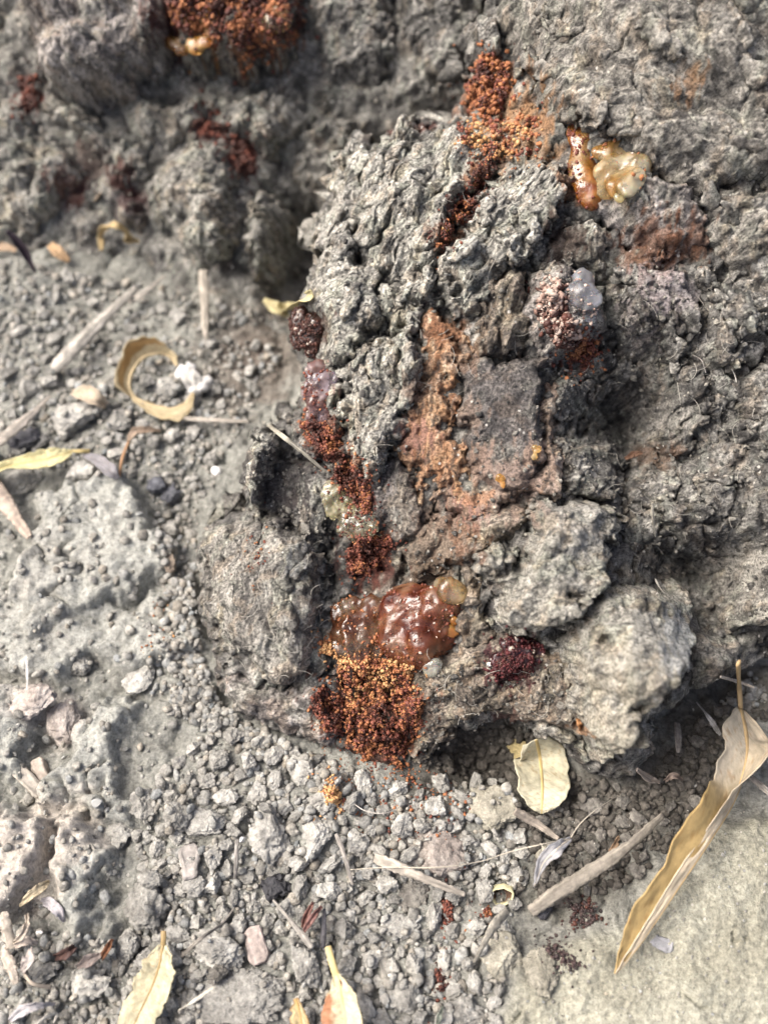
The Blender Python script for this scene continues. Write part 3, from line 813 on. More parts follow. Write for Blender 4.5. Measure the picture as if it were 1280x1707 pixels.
bark_plate([(1095, 650), (1110, 600), (1160, 600), (1200, 630), (1210, 690), (1180, 740), (1120, 760), (1075, 740), (1080, 690)], 8, 6, 'crumbly', DARK, 88, DG(60), step=0.3, gain=0.8)
bark_plate([(1215, 630), (1280, 590), (1400, 600), (1400, 760), (1280, 770), (1220, 740), (1215, 690)], 7, 6, 'crumbly', DARK, 89, step=0.32, gain=0.8)
bark_plate([(1050, 790), (1120, 770), (1200, 760), (1240, 800), (1240, 880), (1190, 930), (1100, 940), (1050, 920), (1045, 850)], 5, 6, 'crumbly', DARK, 90, DG(140), step=0.32, gain=0.8)
bark_plate([(1240, 790), (1300, 780), (1400, 790), (1400, 920), (1300, 930), (1240, 890)], 6, 6, 'rock', DARK, 91, step=0.32)
bark_plate([(1050, 925), (1100, 940), (1170, 935), (1180, 955), (1130, 965), (1060, 960)], 3, 4, 'crumbly', DARK, 92, step=0.3)
bark_plate([(1210, 930), (1270, 905), (1400, 900), (1400, 1040), (1280, 1060), (1230, 1050), (1205, 1000)], 7, 6, 'rock', SLAB, 93, step=0.32)

# thin loose flakes peeling off the plates, along the grain
rf = np.random.default_rng(77)
FLAKE_ZONES = [([(540, 310), (600, 225), (800, 215), (900, 270), (930, 350), (860, 450), (700, 520), (600, 560), (530, 470)], 34, 62, GREY, 1.0),
               ([(580, 600), (690, 580), (690, 680), (640, 790), (580, 740)], 9, 75, GREY, 0.8),
               ([(1010, 300), (1280, 330), (1280, 900), (1120, 920), (1090, 780), (1110, 600), (1040, 560), (1020, 430)], 36, 120, DARK, 1.1),
               ([(860, 20), (1280, 10), (1280, 260), (1080, 240), (900, 140)], 14, 150, SLAB, 1.3),
               ([(345, 890), (520, 905), (530, 1110), (400, 1110)], 10, 85, SLAB, 0.9),
               ([(700, 1120), (830, 1110), (950, 1150), (950, 1210), (720, 1220)], 8, 30, BROWN, 0.9)]
for zi, (zone, cnt, deg, pal_, sz) in enumerate(FLAKE_ZONES):
    za = np.array(zone, float)
    k_ = 0
    while k_ < cnt:
        cx, cy = rf.uniform(za[:, 0].min(), za[:, 0].max()), rf.uniform(za[:, 1].min(), za[:, 1].max())
        if poly_sd(np.array([cx]), np.array([cy]), za)[0] < 0:
            continue
        k_ += 1
        an = math.radians(deg + rf.normal() * 18)
        L_, W_ = rf.uniform(20, 48) * sz, rf.uniform(8, 18) * sz
        ca_, sa_ = math.cos(an), -math.sin(an)
        pts_ = []
        for t_ in np.linspace(0, 2 * np.pi, 9, endpoint=False):
            e_ = rf.uniform(0.75, 1.2)
            x_, y_ = L_ * e_ * math.cos(t_), W_ * e_ * math.sin(t_)
            pts_.append((cx + x_ * ca_ - y_ * sa_, cy + x_ * sa_ + y_ * ca_))
        q_ = to_uvw(surf(cx, cy))[0]
        cw = float(core_w(np.array([q_[0]]), np.array([q_[1]]))[0])
        up_ = q_[2] - cw
        bark_plate(pts_, 1.6, 1.2, 'smooth', pal_, 1000 + 40 * zi + k_, an, step=0.3, rag=0.8, lift=up_, sink=-up_ + 0.9, name='bark_flake', gain=0.55, skirt=1.5, drop=2.5, lat=0.25, grain=1.6)

# small crumbs of bark lodged between the plates come later

# ------------------------------------------------------------------ soil clods and crumbs
def ico(sub):
    bm = bmesh.new(); bmesh.ops.create_icosphere(bm, subdivisions=sub, radius=1.0)
    bm.verts.ensure_lookup_table()
    V = np.array([v.co[:] for v in bm.verts]); F = np.array([[v.index for v in f.verts] for f in bm.faces])
    bm.free()
    return V, F


ICO = {k: ico(k) for k in (1, 2, 3, 4, 5, 6)}
rs = np.random.default_rng(21)


def clod_shape(sub, seed, planes=14, rough=1.0, r=1.0, squash=(1, 1, 1)):
    """a broken lump of dry soil: flats knocked off a ball, then knobs and pores"""
    V, F = ICO[sub]
    V = V.copy()
    r_ = np.random.default_rng(seed)
    for _ in range(planes):
        n = r_.normal(size=3); n /= np.linalg.norm(n)
        k = np.maximum(0, V @ n - r_.uniform(0.5, 0.88))
        V = V - k[:, None] * n
    nr = V / np.linalg.norm(V, axis=1)[:, None]
    amp = 0.14 * fbm3(V * 1.3 + seed, 2, seed) + 0.10 * fbm3(V * 2.6 + seed, 3, seed + 3, 0.65, True) + 0.05 * fbm3(V * 9, 3, seed + 5, 0.7)
    V = V + nr * (amp * rough)[:, None]
    return V * np.array(squash) * r, F


CLOD_TONES = {'grey': ((0.29, 0.282, 0.256), (0.44, 0.43, 0.392)), 'dark': ((0.15, 0.14, 0.125), (0.25, 0.238, 0.21)), 'pink': ((0.36, 0.315, 0.28), (0.50, 0.45, 0.405)), 'warm': ((0.27, 0.255, 0.205), (0.38, 0.36, 0.295)), 'pale': ((0.40, 0.39, 0.355), (0.52, 0.51, 0.465))}


def clod_mesh(sub, seed, tone, r, squash=(1, 1, 1), planes=15, rough=1.0):
    V, F = clod_shape(sub, seed, planes, rough, r, squash)
    n = fbm3(V / r * 1.4 + 3, 3, seed + 9)
    a, b = CLOD_TONES[tone]
    return new_mesh('soil_clod', V, F, M['clod'], mixc(a, b, sstep(-0.6, 0.6, n)))


OCC = []        # ground already taken by hand-placed things: px, py, radius px


def px_mm(px, py):
    return float(project(surf(px, py))[2][0]) / FPX


def big_clod(px, py, rx, ry, tone, label, seed, hgt=0.75, rot=0.0, sink=0.35, planes=15, name='soil_clod', group='large soil clods on the bare ground'):
    k = px_mm(px, py)
    r = rx * k
    P = surf(px, py)[0]
    sub = 6 if rx > 50 else 5
    me = clod_mesh(sub, seed, tone, r, (1.0, ry / rx * 1.08, hgt * min(1, ry / rx)), planes)
    o = link(name, me, None, label, 'soil clod', group)
    P[2] += r * hgt * min(1, ry / rx) * (1 - sink) * 0.8
    o.location = P * S
    o.rotation_euler = (0, 0, rot)
    Pw = np.array([p for p in (np.array([v.co[:] for v in me.vertices]) / S)])
    c, s_ = math.cos(rot), math.sin(rot)
    Pw = np.stack([Pw[:, 0] * c - Pw[:, 1] * s_, Pw[:, 0] * s_ + Pw[:, 1] * c, Pw[:, 2]], 1) + P
    zb_add(Pw)
    OCC.append((px, py, max(rx, ry) * 0.85))
    return o


for i, a in enumerate([
    (250, 1520, 46, 48, 'grey', 'large rough grey clod above the pale yellow leaf at the bottom edge', 0.6, 0.3),
    (212, 1580, 22, 28, 'grey', 'knobbly split grey clod just beside the stalk of the pale yellow leaf', 0.8, 0.0),
    (365, 1590, 52, 38, 'grey', 'broad grey clod with a hollow underside beside the brown bark chip', 0.6, -0.2),
    (410, 1668, 105, 52, 'grey', 'largest flat grey clod at the bottom edge, pitted on top', 0.42, 0.0),
    (508, 1608, 36, 46, 'grey', 'angular grey clod with a notched corner beside the stalk of the brown-spotted leaf', 0.6, 0.2),
    (345, 1375, 44, 25, 'grey', 'wide flat grey clod lying above the splintered wood chip', 0.7, -0.15),
    (237, 1345, 28, 25, 'grey', 'rounded grey clod on the edge of the crusted soil', 0.8, 0.4),
    (300, 1365, 26, 26, 'grey', 'blocky five-sided grey clod between two wider clods', 0.75, 0.8),
    (200, 1390, 36, 28, 'grey', 'bumpy grey clod half sunk in the crusted soil', 0.6, 0.1),
    (448, 1400, 44, 54, 'grey', 'tall crumbling grey clod with a white grain on its side', 0.6, 0.1),
    (530, 1395, 34, 46, 'grey', 'jagged grey clod split by a dark cleft below the small frass ball', 0.65, -0.2),
    (417, 1462, 21, 16, 'grey', 'smooth oval grey clod beside the black charcoal lump', 0.8, 0.0),
    (355, 1433, 19, 25, 'grey', 'hooked grey clod beside the splintered wood chip', 0.8, 0.2),
    (365, 1624, 21, 15, 'dark', 'small dark oval clod tucked against the largest flat clod', 0.8, 0.2),
    (505, 1290, 33, 25, 'pale', 'pale lumpy clod with a tiny round hole just below the frass pile', 0.7, -0.3),
    (553, 1300, 20, 19, 'grey', 'small knobbly clod between the pale lumpy clod and the frass ball', 0.8, 0.4),
    (690, 1492, 34, 30, 'dark', 'smooth slate-grey flattish clod under the straw stem', 0.5, 0.4),
    (668, 1540, 34, 22, 'grey', 'grey double clod below the smooth slate-grey one', 0.7, 0.1),
    (738, 1425, 50, 42, 'pink', 'pinkish crusted clod behind the pale thread', 0.5, -0.3),
    (830, 1600, 38, 42, 'warm', 'yellowish rounded clod at the edge of the sandy slab', 0.6, 0.2),
    (905, 1625, 42, 40, 'warm', 'cracked yellowish clod joined to the sandy slab', 0.4, 0.0),
    (120, 705, 46, 35, 'grey', 'large pale blurred clod above the folded yellow leaf', 0.7, 0.0),
    (45, 800, 45, 30, 'grey', 'grey clod under the folded yellow leaf', 0.6, 0.2),
    (140, 785, 30, 26, 'grey', 'grey clod beside the tip of the folded yellow leaf', 0.7, 0.6),
    (200, 705, 24, 20, 'grey', 'blurred grey clod below the ring-shaped curled leaf', 0.7, 0.1),
    (280, 655, 28, 22, 'grey', 'grey clod inside the ring-shaped curled leaf', 0.7, 0.1),
    (285, 880, 24, 15, 'grey', 'pale angular clod at the crust edge near the bark slab', 0.7, -0.4),
    (135, 1115, 24, 19, 'pale', 'smooth pale egg-like clod on the crusted soil', 0.8, 0.0),
    (235, 1135, 34, 26, 'pale', 'pale block of crust broken off next to the bark slab', 0.5, 0.3),
    (60, 1170, 46, 36, 'pink', 'pinkish crumbling clod near the left edge', 0.6, 0.2),
    (115, 1205, 34, 42, 'pink', 'pinkish wedge-shaped clod beside the crumbling one', 0.6, 0.4),
    (70, 1620, 30, 22, 'grey', 'rough clod among the dry husks at the lower left', 0.7, 0.1),
    (150, 1640, 46, 30, 'grey', 'lumpy grey clod between the husks and the pale yellow leaf', 0.6, 0.2),
    (820, 1350, 46, 52, 'warm', 'grey-brown wedge of crust in front of the bark cavity', 0.5, 0.1),
    (920, 1345, 24, 20, 'dark', 'dark clod below the cream leaf tip', 0.7, 0.1),
    (985, 1345, 26, 22, 'dark', 'dark brown clod between the cream leaf and the long stem', 0.7, 0.5),
    (860, 1460, 24, 24, 'grey', 'dark grey clod beside the small cream seed cup', 0.7, 0.2),
    (905, 1420, 26, 22, 'warm', 'pale clod under the papery flake', 0.7, 0.2),
    (230, 1395, 14, 12, 'grey', 'small greenish-grey clod beside the bumpy half-sunk one', 0.8, 0.1),
    (620, 1600, 26, 20, 'grey', 'grey clod right of the angular notched clod', 0.7, 0.1),
    (780, 1690, 40, 30, 'grey', 'grey clod at the bottom edge left of the sandy slab', 0.6, 0.1),
    (670, 1660, 36, 40, 'grey', 'smooth grey mound at the bottom edge right of the brown-spotted leaf', 0.5, 0.1),
    (1060, 1450, 18, 15, 'dark', 'dark clod hidden beside the big folded leaf', 0.7, 0.1),
]):
    big_clod(a[0], a[1], a[2], a[3], a[4], a[5], 40 + i * 3, hgt=a[6], rot=a[7])

VAR = {t: [clod_mesh(5, 300 + 11 * k + 100 * j, t, 2.4, (1, rs.uniform(0.7, 1.0), rs.uniform(0.6, 0.9))) for k in range(7)] for j, t in enumerate(('grey', 'dark', 'warm'))}
ZONES = [
    ([(270, 1290), (370, 1195), (560, 1275), (700, 1310), (850, 1300), (890, 1420), (850, 1540), (830, 1720), (180, 1720), (200, 1600), (250, 1500), (225, 1400), (250, 1340)], 9, 25, 190, 'grey', 'small grey soil crumb in the loose gravelly patch below the frass pile', 'soil crumbs below the frass pile'),
    ([(-20, 560), (480, 570), (400, 720), (330, 860), (250, 800), (-20, 770)], 9, 20, 50, 'grey', 'small blurred soil crumb around the ring-shaped curled leaf', 'soil crumbs around the curled leaf'),
    ([(-20, 430), (330, 490), (470, 540), (-20, 565)], 8, 16, 20, 'grey', 'small blurred soil crumb at the foot of the far bark wall', 'soil crumbs at the far bark wall'),
    ([(860, 1270), (1060, 1320), (1180, 1190), (1250, 1120), (1290, 1170), (1200, 1340), (1040, 1480), (900, 1520)], 7, 17, 40, 'dark', 'small dark soil crumb between the bark lumps and the big folded leaf', 'dark soil crumbs near the big leaf'),
]
LANDMARKS = [(250, 1520, 'large rough clod over the yellow leaf'), (365, 1590, 'broad hollow-sided clod'), (410, 1668, 'largest flat clod'), (508, 1608, 'angular notched clod'), (345, 1375, 'wide flat clod'), (237, 1345, 'rounded clod at the crust'), (448, 1400, 'tall crumbling clod'), (530, 1395, 'jagged cleft clod'), (417, 1462, 'smooth oval clod'), (318, 1450, 'splintered wood chip'), (505, 1290, 'pale lumpy clod'), (690, 1492, 'slate-grey clod'), (738, 1425, 'pinkish crusted clod'), (830, 1600, 'yellowish rounded clod'), (462, 1480, 'charcoal lump'), (428, 1577, 'brown bark chip'), (552, 1325, 'frass ball'), (620, 1255, 'dark red frass heap'), (836, 1492, 'cream seed cup'), (745, 1520, 'dark red frass crumb'), (575, 1660, 'brown-spotted leaf'), (254, 1645, 'pale yellow leaf'), (480, 1220, 'pinkish root'), (820, 1350, 'grey-brown crust wedge'), (670, 1660, 'smooth grey mound'), (520, 1530, 'reddish bud scales'), (740, 1640, 'lowest frass crumb'),
             (205, 640, 'ring-shaped leaf'), (335, 640, 'white fluff'), (145, 665, 'small pale curled leaf'), (60, 765, 'folded yellow leaf'), (340, 500, 'upright blurred stem'), (160, 550, 'broad pale stem'), (120, 705, 'large blurred clod'), (275, 820, 'bluish-dark stones'), (240, 720, 'thin brown twisted leaf'), (360, 787, 'white pebble'), (420, 700, 'spur of the bark hollow'), (30, 420, 'dark purple leaf'), (195, 395, 'arched tan leaf'), (100, 425, 'orange-tan scrap'), (470, 510, 'leaf behind the bark rim'),
             (903, 1310, 'cream leaf tip'), (990, 1450, 'long grey stem'), (1240, 1230, 'top of the big folded leaf'), (1130, 1450, 'middle of the big folded leaf'), (970, 1520, 'purple-brown humus lump'), (925, 1430, 'papery flake'), (1060, 1290, 'front bark lump'), (1130, 1230, 'short stub of stem'), (985, 1345, 'dark brown clod'), (1225, 1136, 'short pale straw')]
USED = {}


def crumb_label(px, py, r, tone):
    size = 'bigger' if r > 13 else ('small' if r > 9.5 else 'tiny')
    order = sorted(LANDMARKS, key=lambda l: (l[0] - px) ** 2 + (l[1] - py) ** 2)
    best = None
    for l in order[:12]:
        dx, dy = px - l[0], py - l[1]
        d_ = ('right of' if dx > 0 else 'left of') if abs(dx) > 1.6 * abs(dy) else (('below' if dy > 0 else 'above') if abs(dy) > 1.6 * abs(dx) else (('below and ' if dy > 0 else 'above and ') + ('right of' if dx > 0 else 'left of')))
        t_ = '%s %s crumb %s the %s' % (size, 'dark' if tone == 'dark' else 'grey', d_, l[2])
        if t_ not in USED:
            best = t_
            break
        best = best or t_
    USED[best] = USED.get(best, 0) + 1
    return best


for zi, (poly, r0, r1, cnt, tone, lab, grp) in enumerate(ZONES):
    pa = np.array(poly, float)
    n = tries = 0
    while n < cnt and tries < 20000:
        tries += 1
        frac = n / cnt
        r = r1 + (r0 - r1) * frac ** 0.8
        x_, y_ = rs.uniform(pa[:, 0].min(), pa[:, 0].max()), rs.uniform(pa[:, 1].min(), pa[:, 1].max())
        if poly_sd(np.array([x_]), np.array([y_]), pa)[0] < 0:
            continue
        if any((x_ - a) ** 2 + (y_ - b) ** 2 < (0.82 * (r + c_)) ** 2 for a, b, c_ in OCC):
            continue
        OCC.append((x_, y_, r))
        o = link('soil_crumb', VAR[tone][rs.integers(7)], None, crumb_label(x_, y_, r, tone), 'soil crumb', grp)
        P = surf(x_, y_)[0]
        k = r * px_mm(x_, y_) / 2.4
        P[2] += 2.4 * k * 0.35
        o.location = P * S
        o.scale = (k * rs.uniform(0.85, 1.15), k * rs.uniform(0.8, 1.1), k * rs.uniform(0.8, 1.0))
        o.rotation_euler = (rs.uniform(-0.5, 0.5), rs.uniform(-0.5, 0.5), rs.uniform(0, 6.28))
        n += 1


def scatter_mesh(name, P, R, cols, mat, sub=1, jag=0.3, elong=0.35, seed=0, label=None, cat=None, parent=None, group=None, origin=None):
    """many tiny grains as one mesh that nobody could count"""
    V, F = ICO[sub]
    r_ = np.random.default_rng(seed)
    n, m = len(P), len(V)
    nv = 6
    shapes = np.stack([V * (1 + jag * r_.uniform(-1, 1, size=(m, 1))) for _ in range(nv)])
    sh = shapes[r_.integers(nv, size=n)]
    sc_ = R[:, None] * (1 + elong * r_.uniform(-1, 1, size=(n, 3)))
    q = r_.normal(size=(n, 4)); q /= np.linalg.norm(q, axis=1)[:, None]
    w_, x_, y_, z_ = q.T
    Rm = np.stack([np.stack([1 - 2 * (y_ * y_ + z_ * z_), 2 * (x_ * y_ - z_ * w_), 2 * (x_ * z_ + y_ * w_)], 1),
                   np.stack([2 * (x_ * y_ + z_ * w_), 1 - 2 * (x_ * x_ + z_ * z_), 2 * (y_ * z_ - x_ * w_)], 1),
                   np.stack([2 * (x_ * z_ - y_ * w_), 2 * (y_ * z_ + x_ * w_), 1 - 2 * (x_ * x_ + y_ * y_)], 1)], 1)
    W = np.einsum('nij,nmj->nmi', Rm, sh * sc_[:, None, :]) + P[:, None, :]
    FF = (F[None] + (np.arange(n) * m)[:, None, None]).reshape(-1, 3)
    cc = np.repeat(cols, m, axis=0)
    org = P.mean(0) if origin is None else np.asarray(origin)
    me = new_mesh(name, W.reshape(-1, 3) - org, FF, mat, cc, smooth=False)
    return link(name, me, parent, label, cat, group, 'stuff', loc=None if parent is not None and origin is not None else org)


def pts_in(poly, n, r_):
    pa = np.array(poly, float)
    out = np.zeros((0, 2))
    while len(out) < n:
        q = r_.uniform(pa.min(0), pa.max(0), size=(n * 2, 2))
        out = np.vstack([out, q[poly_sd(q[:, 0], q[:, 1], pa) > 0]])
    return out[:n]


# loose crumbs too many to count
q = np.vstack([pts_in(ZONES[0][0], 4600, rs), pts_in(ZONES[1][0], 1500, rs), pts_in(ZONES[2][0], 500, rs), pts_in(ZONES[3][0], 1300, rs),
               pts_in([(-20, 800), (330, 860), (340, 1120), (230, 1330), (200, 1500), (-20, 1560)], 450, rs), pts_in([(-20, 1540), (200, 1570), (200, 1720), (-20, 1720)], 600, rs), pts_in([(290, 1080), (340, 1100), (365, 1175), (480, 1242), (560, 1272), (540, 1310), (380, 1235), (280, 1190)], 700, rs), pts_in([(250, 820), (330, 860), (325, 1000), (340, 1080), (260, 1120), (270, 960)], 350, rs), pts_in([(1290, 1330), (1180, 1380), (1010, 1580), (860, 1650), (860, 1720), (1290, 1720)], 420, rs), pts_in([(720, 1232), (840, 1218), (900, 1232), (930, 1265), (900, 1300), (760, 1300), (700, 1292)], 420, rs)])
nsand = (len(q) - 840, len(q) - 420)
kind_q = np.zeros(len(q), int); kind_q[nsand[0]:nsand[1]] = 1; kind_q[nsand[1]:] = 2
occ = np.array(OCC)
free = np.ones(len(q), bool)
for i in range(0, len(q), 500):
    d_ = np.hypot(q[i:i + 500, :1] - occ[None, :, 0], q[i:i + 500, 1:] - occ[None, :, 1])
    free[i:i + 500] = (d_ > occ[None, :, 2] * 0.85).all(1)
sel = free | (rs.random(len(q)) < 0.03)
q, kind_q = q[sel], kind_q[sel]
P = surf(q[:, 0], q[:, 1])
cave = kind_q == 2
Pc = on_plane_z(q[cave, 0], q[cave, 1], -8.0)
Pc[:, 2] = ground_z(Pc[:, 0], Pc[:, 1])
P[cave] = Pc
R = rs.uniform(2.0, 9.0, len(q)) * 0.118 * np.where(rs.random(len(q)) < 0.45, 0.6, 1.0)
R = np.where(kind_q == 1, R * 0.28, R)
P[:, 2] += 0.25 * R
dk = ((q[:, 0] > 860) & (q[:, 1] > 1180) & (kind_q != 1)) | cave  # dark soil at right; cavity crumbs darkened to paint its shade
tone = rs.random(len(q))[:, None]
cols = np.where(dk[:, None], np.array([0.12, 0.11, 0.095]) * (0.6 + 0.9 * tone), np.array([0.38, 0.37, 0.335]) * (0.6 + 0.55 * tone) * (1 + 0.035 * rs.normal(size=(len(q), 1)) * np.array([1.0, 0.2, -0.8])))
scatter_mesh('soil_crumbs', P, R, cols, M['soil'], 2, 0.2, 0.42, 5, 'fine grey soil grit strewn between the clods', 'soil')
zb_add(P + np.array([0, 0, 0.4]))

# gritty bark crumbs lodged on the plates
q = np.vstack([pts_in([(520, 380), (600, 220), (820, 210), (940, 270), (1000, 600), (930, 840), (780, 960), (650, 960), (540, 760), (510, 520)], 900, rs),
               pts_in([(410, 710), (560, 760), (560, 900), (430, 880)], 200, rs),
               pts_in([(930, 440), (1290, 440), (1290, 1050), (1060, 960), (1040, 850), (930, 800)], 1500, rs),
               pts_in([(700, 1090), (960, 1100), (970, 1220), (700, 1260)], 350, rs), pts_in([(0, 0), (820, 0), (820, 180), (600, 200), (480, 440), (0, 430)], 900, rs)])
q = q[(np.abs(q[:, 0] - 735) > 55) | (q[:, 1] < 520) | (q[:, 1] > 860)]
P = surf(q[:, 0], q[:, 1])
R = rs.uniform(0.12, 0.42, len(q)) * (1 + 0.9 * (rs.random(len(q)) > 0.92))
tone = rs.random(len(q))[:, None]
cols = np.where(tone < 0.45, np.array([0.10, 0.096, 0.088]) * (0.6 + tone * 2), np.where(tone < 0.9, np.array([0.20, 0.19, 0.165]) * (0.6 + 0.8 * tone), np.array([0.36, 0.34, 0.29])))
scatter_mesh('bark_crumbs', P, R, cols, M['bark'], 1, 0.45, 0.6, 8, 'fine gritty bark crumbs clinging to the grey bark', 'bark crumbs')

FT = {'tan': ((0.55, 0.33, 0.15), (0.36, 0.18, 0.07)), 'orange': ((0.34, 0.14, 0.055), (0.22, 0.08, 0.035)), 'red': ((0.19, 0.06, 0.035), (0.09, 0.027, 0.019)), 'dark': ((0.075, 0.025, 0.016), (0.032, 0.012, 0.009)), 'crimson': ((0.085, 0.013, 0.014), (0.03, 0.007, 0.008)), 'humus': ((0.06, 0.035, 0.032), (0.018, 0.013, 0.013)), 'pinkish': ((0.46, 0.37, 0.31), (0.22, 0.13, 0.10))}
# ------------------------------------------------------------------ gum
def gum(name, spheres, label, mat, tints, seed, voxel=0.55, amp=0.5, wave=4.0, smooth=12, cat='gum', flat=0.45, grit=None):
    """runs of gum: balls fused into one skin. spheres: px, py, radius px, lift (share of the radius)"""
    bm = bmesh.new()
    cen = []
    dep = np.array([project(surf(a_[0], a_[1]))[2][0] for a_ in spheres])
    dep = np.minimum(dep, dep.min() + 7)
    for (px, py, r, lf), d_ in zip(spheres, dep):
        r = r * 1.12
        k = d_ / FPX; R_ = r * k
        P_ = at_depth(np.array([px]), np.array([py]), np.array([d_]))[0] - FW * (lf * R_)
        cen.append(P_)
        Q_ = Vector(FW).to_track_quat('Z', 'Y').to_matrix().to_4x4()
        bmesh.ops.create_icosphere(bm, subdivisions=3, radius=R_, matrix=Matrix.Translation(Vector(P_)) @ Q_ @ Matrix.Diagonal((1.12, 1.12, flat, 1)))
    me = bpy.data.meshes.new('tmp'); bm.to_mesh(me); bm.free()
    ob = bpy.data.objects.new('tmp', me); COL.objects.link(ob)
    md = ob.modifiers.new('r', 'REMESH'); md.mode = 'VOXEL'; md.voxel_size = voxel
    ms = ob.modifiers.new('s', 'SMOOTH'); ms.iterations = smooth; ms.factor = 0.5
    dg = bpy.context.evaluated_depsgraph_get()
    ev = ob.evaluated_get(dg)
    m2 = ev.to_mesh()
    V = np.empty(len(m2.vertices) * 3); m2.vertices.foreach_get('co', V); V = V.reshape(-1, 3)
    Nn = np.empty(len(m2.vertices) * 3); m2.vertices.foreach_get('normal', Nn); Nn = Nn.reshape(-1, 3)
    F = np.array([p.vertices[:] for p in m2.polygons if len(p.vertices) == 4])
    ev.to_mesh_clear()
    lab_ = np.arange(len(V))
    for _ in range(400):
        mn = lab_[F].min(1); l2 = lab_.copy()
        for k_ in range(4):
            np.minimum.at(l2, F[:, k_], mn)
        if (l2 == lab_).all():
            break
        lab_ = l2
    big = np.bincount(lab_).argmax()
    F = F[lab_[F[:, 0]] == big]
    V, F, Nn = compact(V, F, Nn)
    bpy.data.objects.remove(ob); bpy.data.meshes.remove(me)
    V = V + Nn * (amp * pn3(V / wave, seed) + 0.5 * amp * (0.4 - 2 * np.abs(pn3(V / wave * 1.2 * np.array([1.0, 0.45, 0.8]), seed + 8))) + 0.45 * amp * pn3(V / wave * 2.4, seed + 3) + 0.2 * amp * pn3(V / wave * 6, seed + 4))[:, None]
    n = fbm3(V / 5.0, 3, seed + 7)
    t0, t1, t2 = tints
    c = mixc(t0, t1, sstep(-0.5, 0.1, n)); c = mixc(c, t2, sstep(0.1, 0.6, n))
    cen = np.array(cen); o_ = cen.mean(0)
    zb_add(V)
    ob = link(name, new_mesh(name, V - o_, F, M[mat], c), None, label, cat, 'gum oozing from the bark', loc=o_)
    if grit:
        r_ = np.random.default_rng(seed + 500)
        face = np.where(-(Nn @ FW) > 0.1)[0]
        k = face[r_.integers(len(face), size=grit[0])]
        k = k[pn3(V[k] / 6, seed + 41) + 0.3 * r_.normal(size=len(k)) > -0.15]
        ga, gb = np.array(FT[grit[1]][0]), np.array(FT[grit[1]][1])
        f = r_.random(len(k))[:, None]
        gc = np.where(r_.random(len(k))[:, None] < 0.07, np.array([0.36, 0.30, 0.25]), ga * f + gb * (1 - f))
        scatter_mesh('frass_grains', V[k] - o_, r_.uniform(0.12, 0.42, len(k)), gc, M['frass'], 1, 0.25, 0.5, seed, parent=ob, origin=(0, 0, 0))
    return ob


AMB = ((0.62, 0.26, 0.05), (0.80, 0.45, 0.12), (0.90, 0.66, 0.30))
REDG = ((0.20, 0.04, 0.018), (0.40, 0.12, 0.05), (0.62, 0.33, 0.19))
CREAM = ((0.62, 0.34, 0.10), (0.78, 0.60, 0.32), (0.86, 0.77, 0.56))
MAUVE = ((0.30, 0.15, 0.13), (0.48, 0.36, 0.36), (0.62, 0.56, 0.62))
MILK = ((0.40, 0.38, 0.38), (0.55, 0.56, 0.60), (0.66, 0.67, 0.70))

main_gum = gum('gum_dome', [(690, 1030, 48, .25), (716, 1040, 44, .3), (675, 1062, 40, .2), (730, 1010, 30, .2), (700, 1078, 30, .1), (668, 1010, 28, .1)], 'large glossy dark red gum dome above the orange frass pile', 'gum', REDG, 5, amp=0.8, wave=5, flat=0.85, grit=(260, 'red'))
gum('gum_smear', [(592, 1030, 30, .2), (580, 1060, 28, .2), (612, 1045, 32, .25), (598, 1078, 28, .2), (632, 1068, 32, .3), (572, 1022, 20, .15), (622, 1022, 28, .25), (640, 1040, 32, .3), (600, 1055, 34, .25), (582, 1040, 26, .2), (620, 1085, 24, .2), (572, 1080, 18, .15)], 'wrinkled clear brownish gum smear left of the dark red gum dome', 'gum_clear', ((0.42, 0.15, 0.07), (0.62, 0.33, 0.18), (0.80, 0.60, 0.44)), 6, amp=0.9, wave=3.0, smooth=12, flat=0.4, grit=(140, 'orange'))
gum('gum_drop', [(752, 985, 21, .4), (765, 990, 15, .5), (735, 975, 14, .2)], 'pale see-through gum bubble on top of the dark red gum dome', 'gum_clear', CREAM, 7, amp=0.3)
gum('gum_drop', [(752, 1052, 12, .3), (757, 1035, 9, .3)], 'amber gum bead on the right rim of the dark red gum dome', 'gum', AMB, 8, amp=0.3, voxel=0.4)
gum('gum_drop', [(718, 1112, 14, .5), (726, 1107, 10, .5)], 'small round pearly white gum drop below the dark red gum dome', 'gum', ((0.62, 0.60, 0.50), (0.74, 0.72, 0.62), (0.82, 0.80, 0.72)), 9, amp=0.15, voxel=0.35)
gum('gum_run', [(962, 222, 19, .3), (970, 240, 22, .3), (972, 258, 22, .3), (970, 275, 23, .3), (974, 292, 24, .35), (968, 310, 25, .35), (985, 325, 25, .35), (968, 332, 22, .3), (952, 335, 16, .2)], 'amber and red gum run hanging on the upper bark plate', 'gum', ((0.40, 0.09, 0.03), (0.70, 0.30, 0.06), (0.76, 0.46, 0.20)), 10, amp=0.6, wave=6.0, smooth=24, grit=(220, 'red'))
gum('gum_lump', [(1030, 262, 26, .3), (1048, 285, 25, .3), (1015, 290, 24, .3), (1030, 312, 22, .3), (1010, 318, 18, .3), (1000, 255, 16, .2), (1060, 300, 18, .25), (1062, 275, 18, .25), (1045, 310, 20, .3)], 'cream milky gum lump beside the amber gum run', 'gum', CREAM, 11, amp=0.7, wave=6.0, smooth=26, grit=(40, 'orange'))
gum('gum_flake', [(1030, 330, 9, .4), (1042, 328, 8, .4), (1018, 333, 8, .4)], 'pale yellow gum lip under the cream milky lump', 'gum', ((0.75, 0.66, 0.36), (0.80, 0.74, 0.46), (0.84, 0.8, 0.58)), 12, voxel=0.4, amp=0.2)
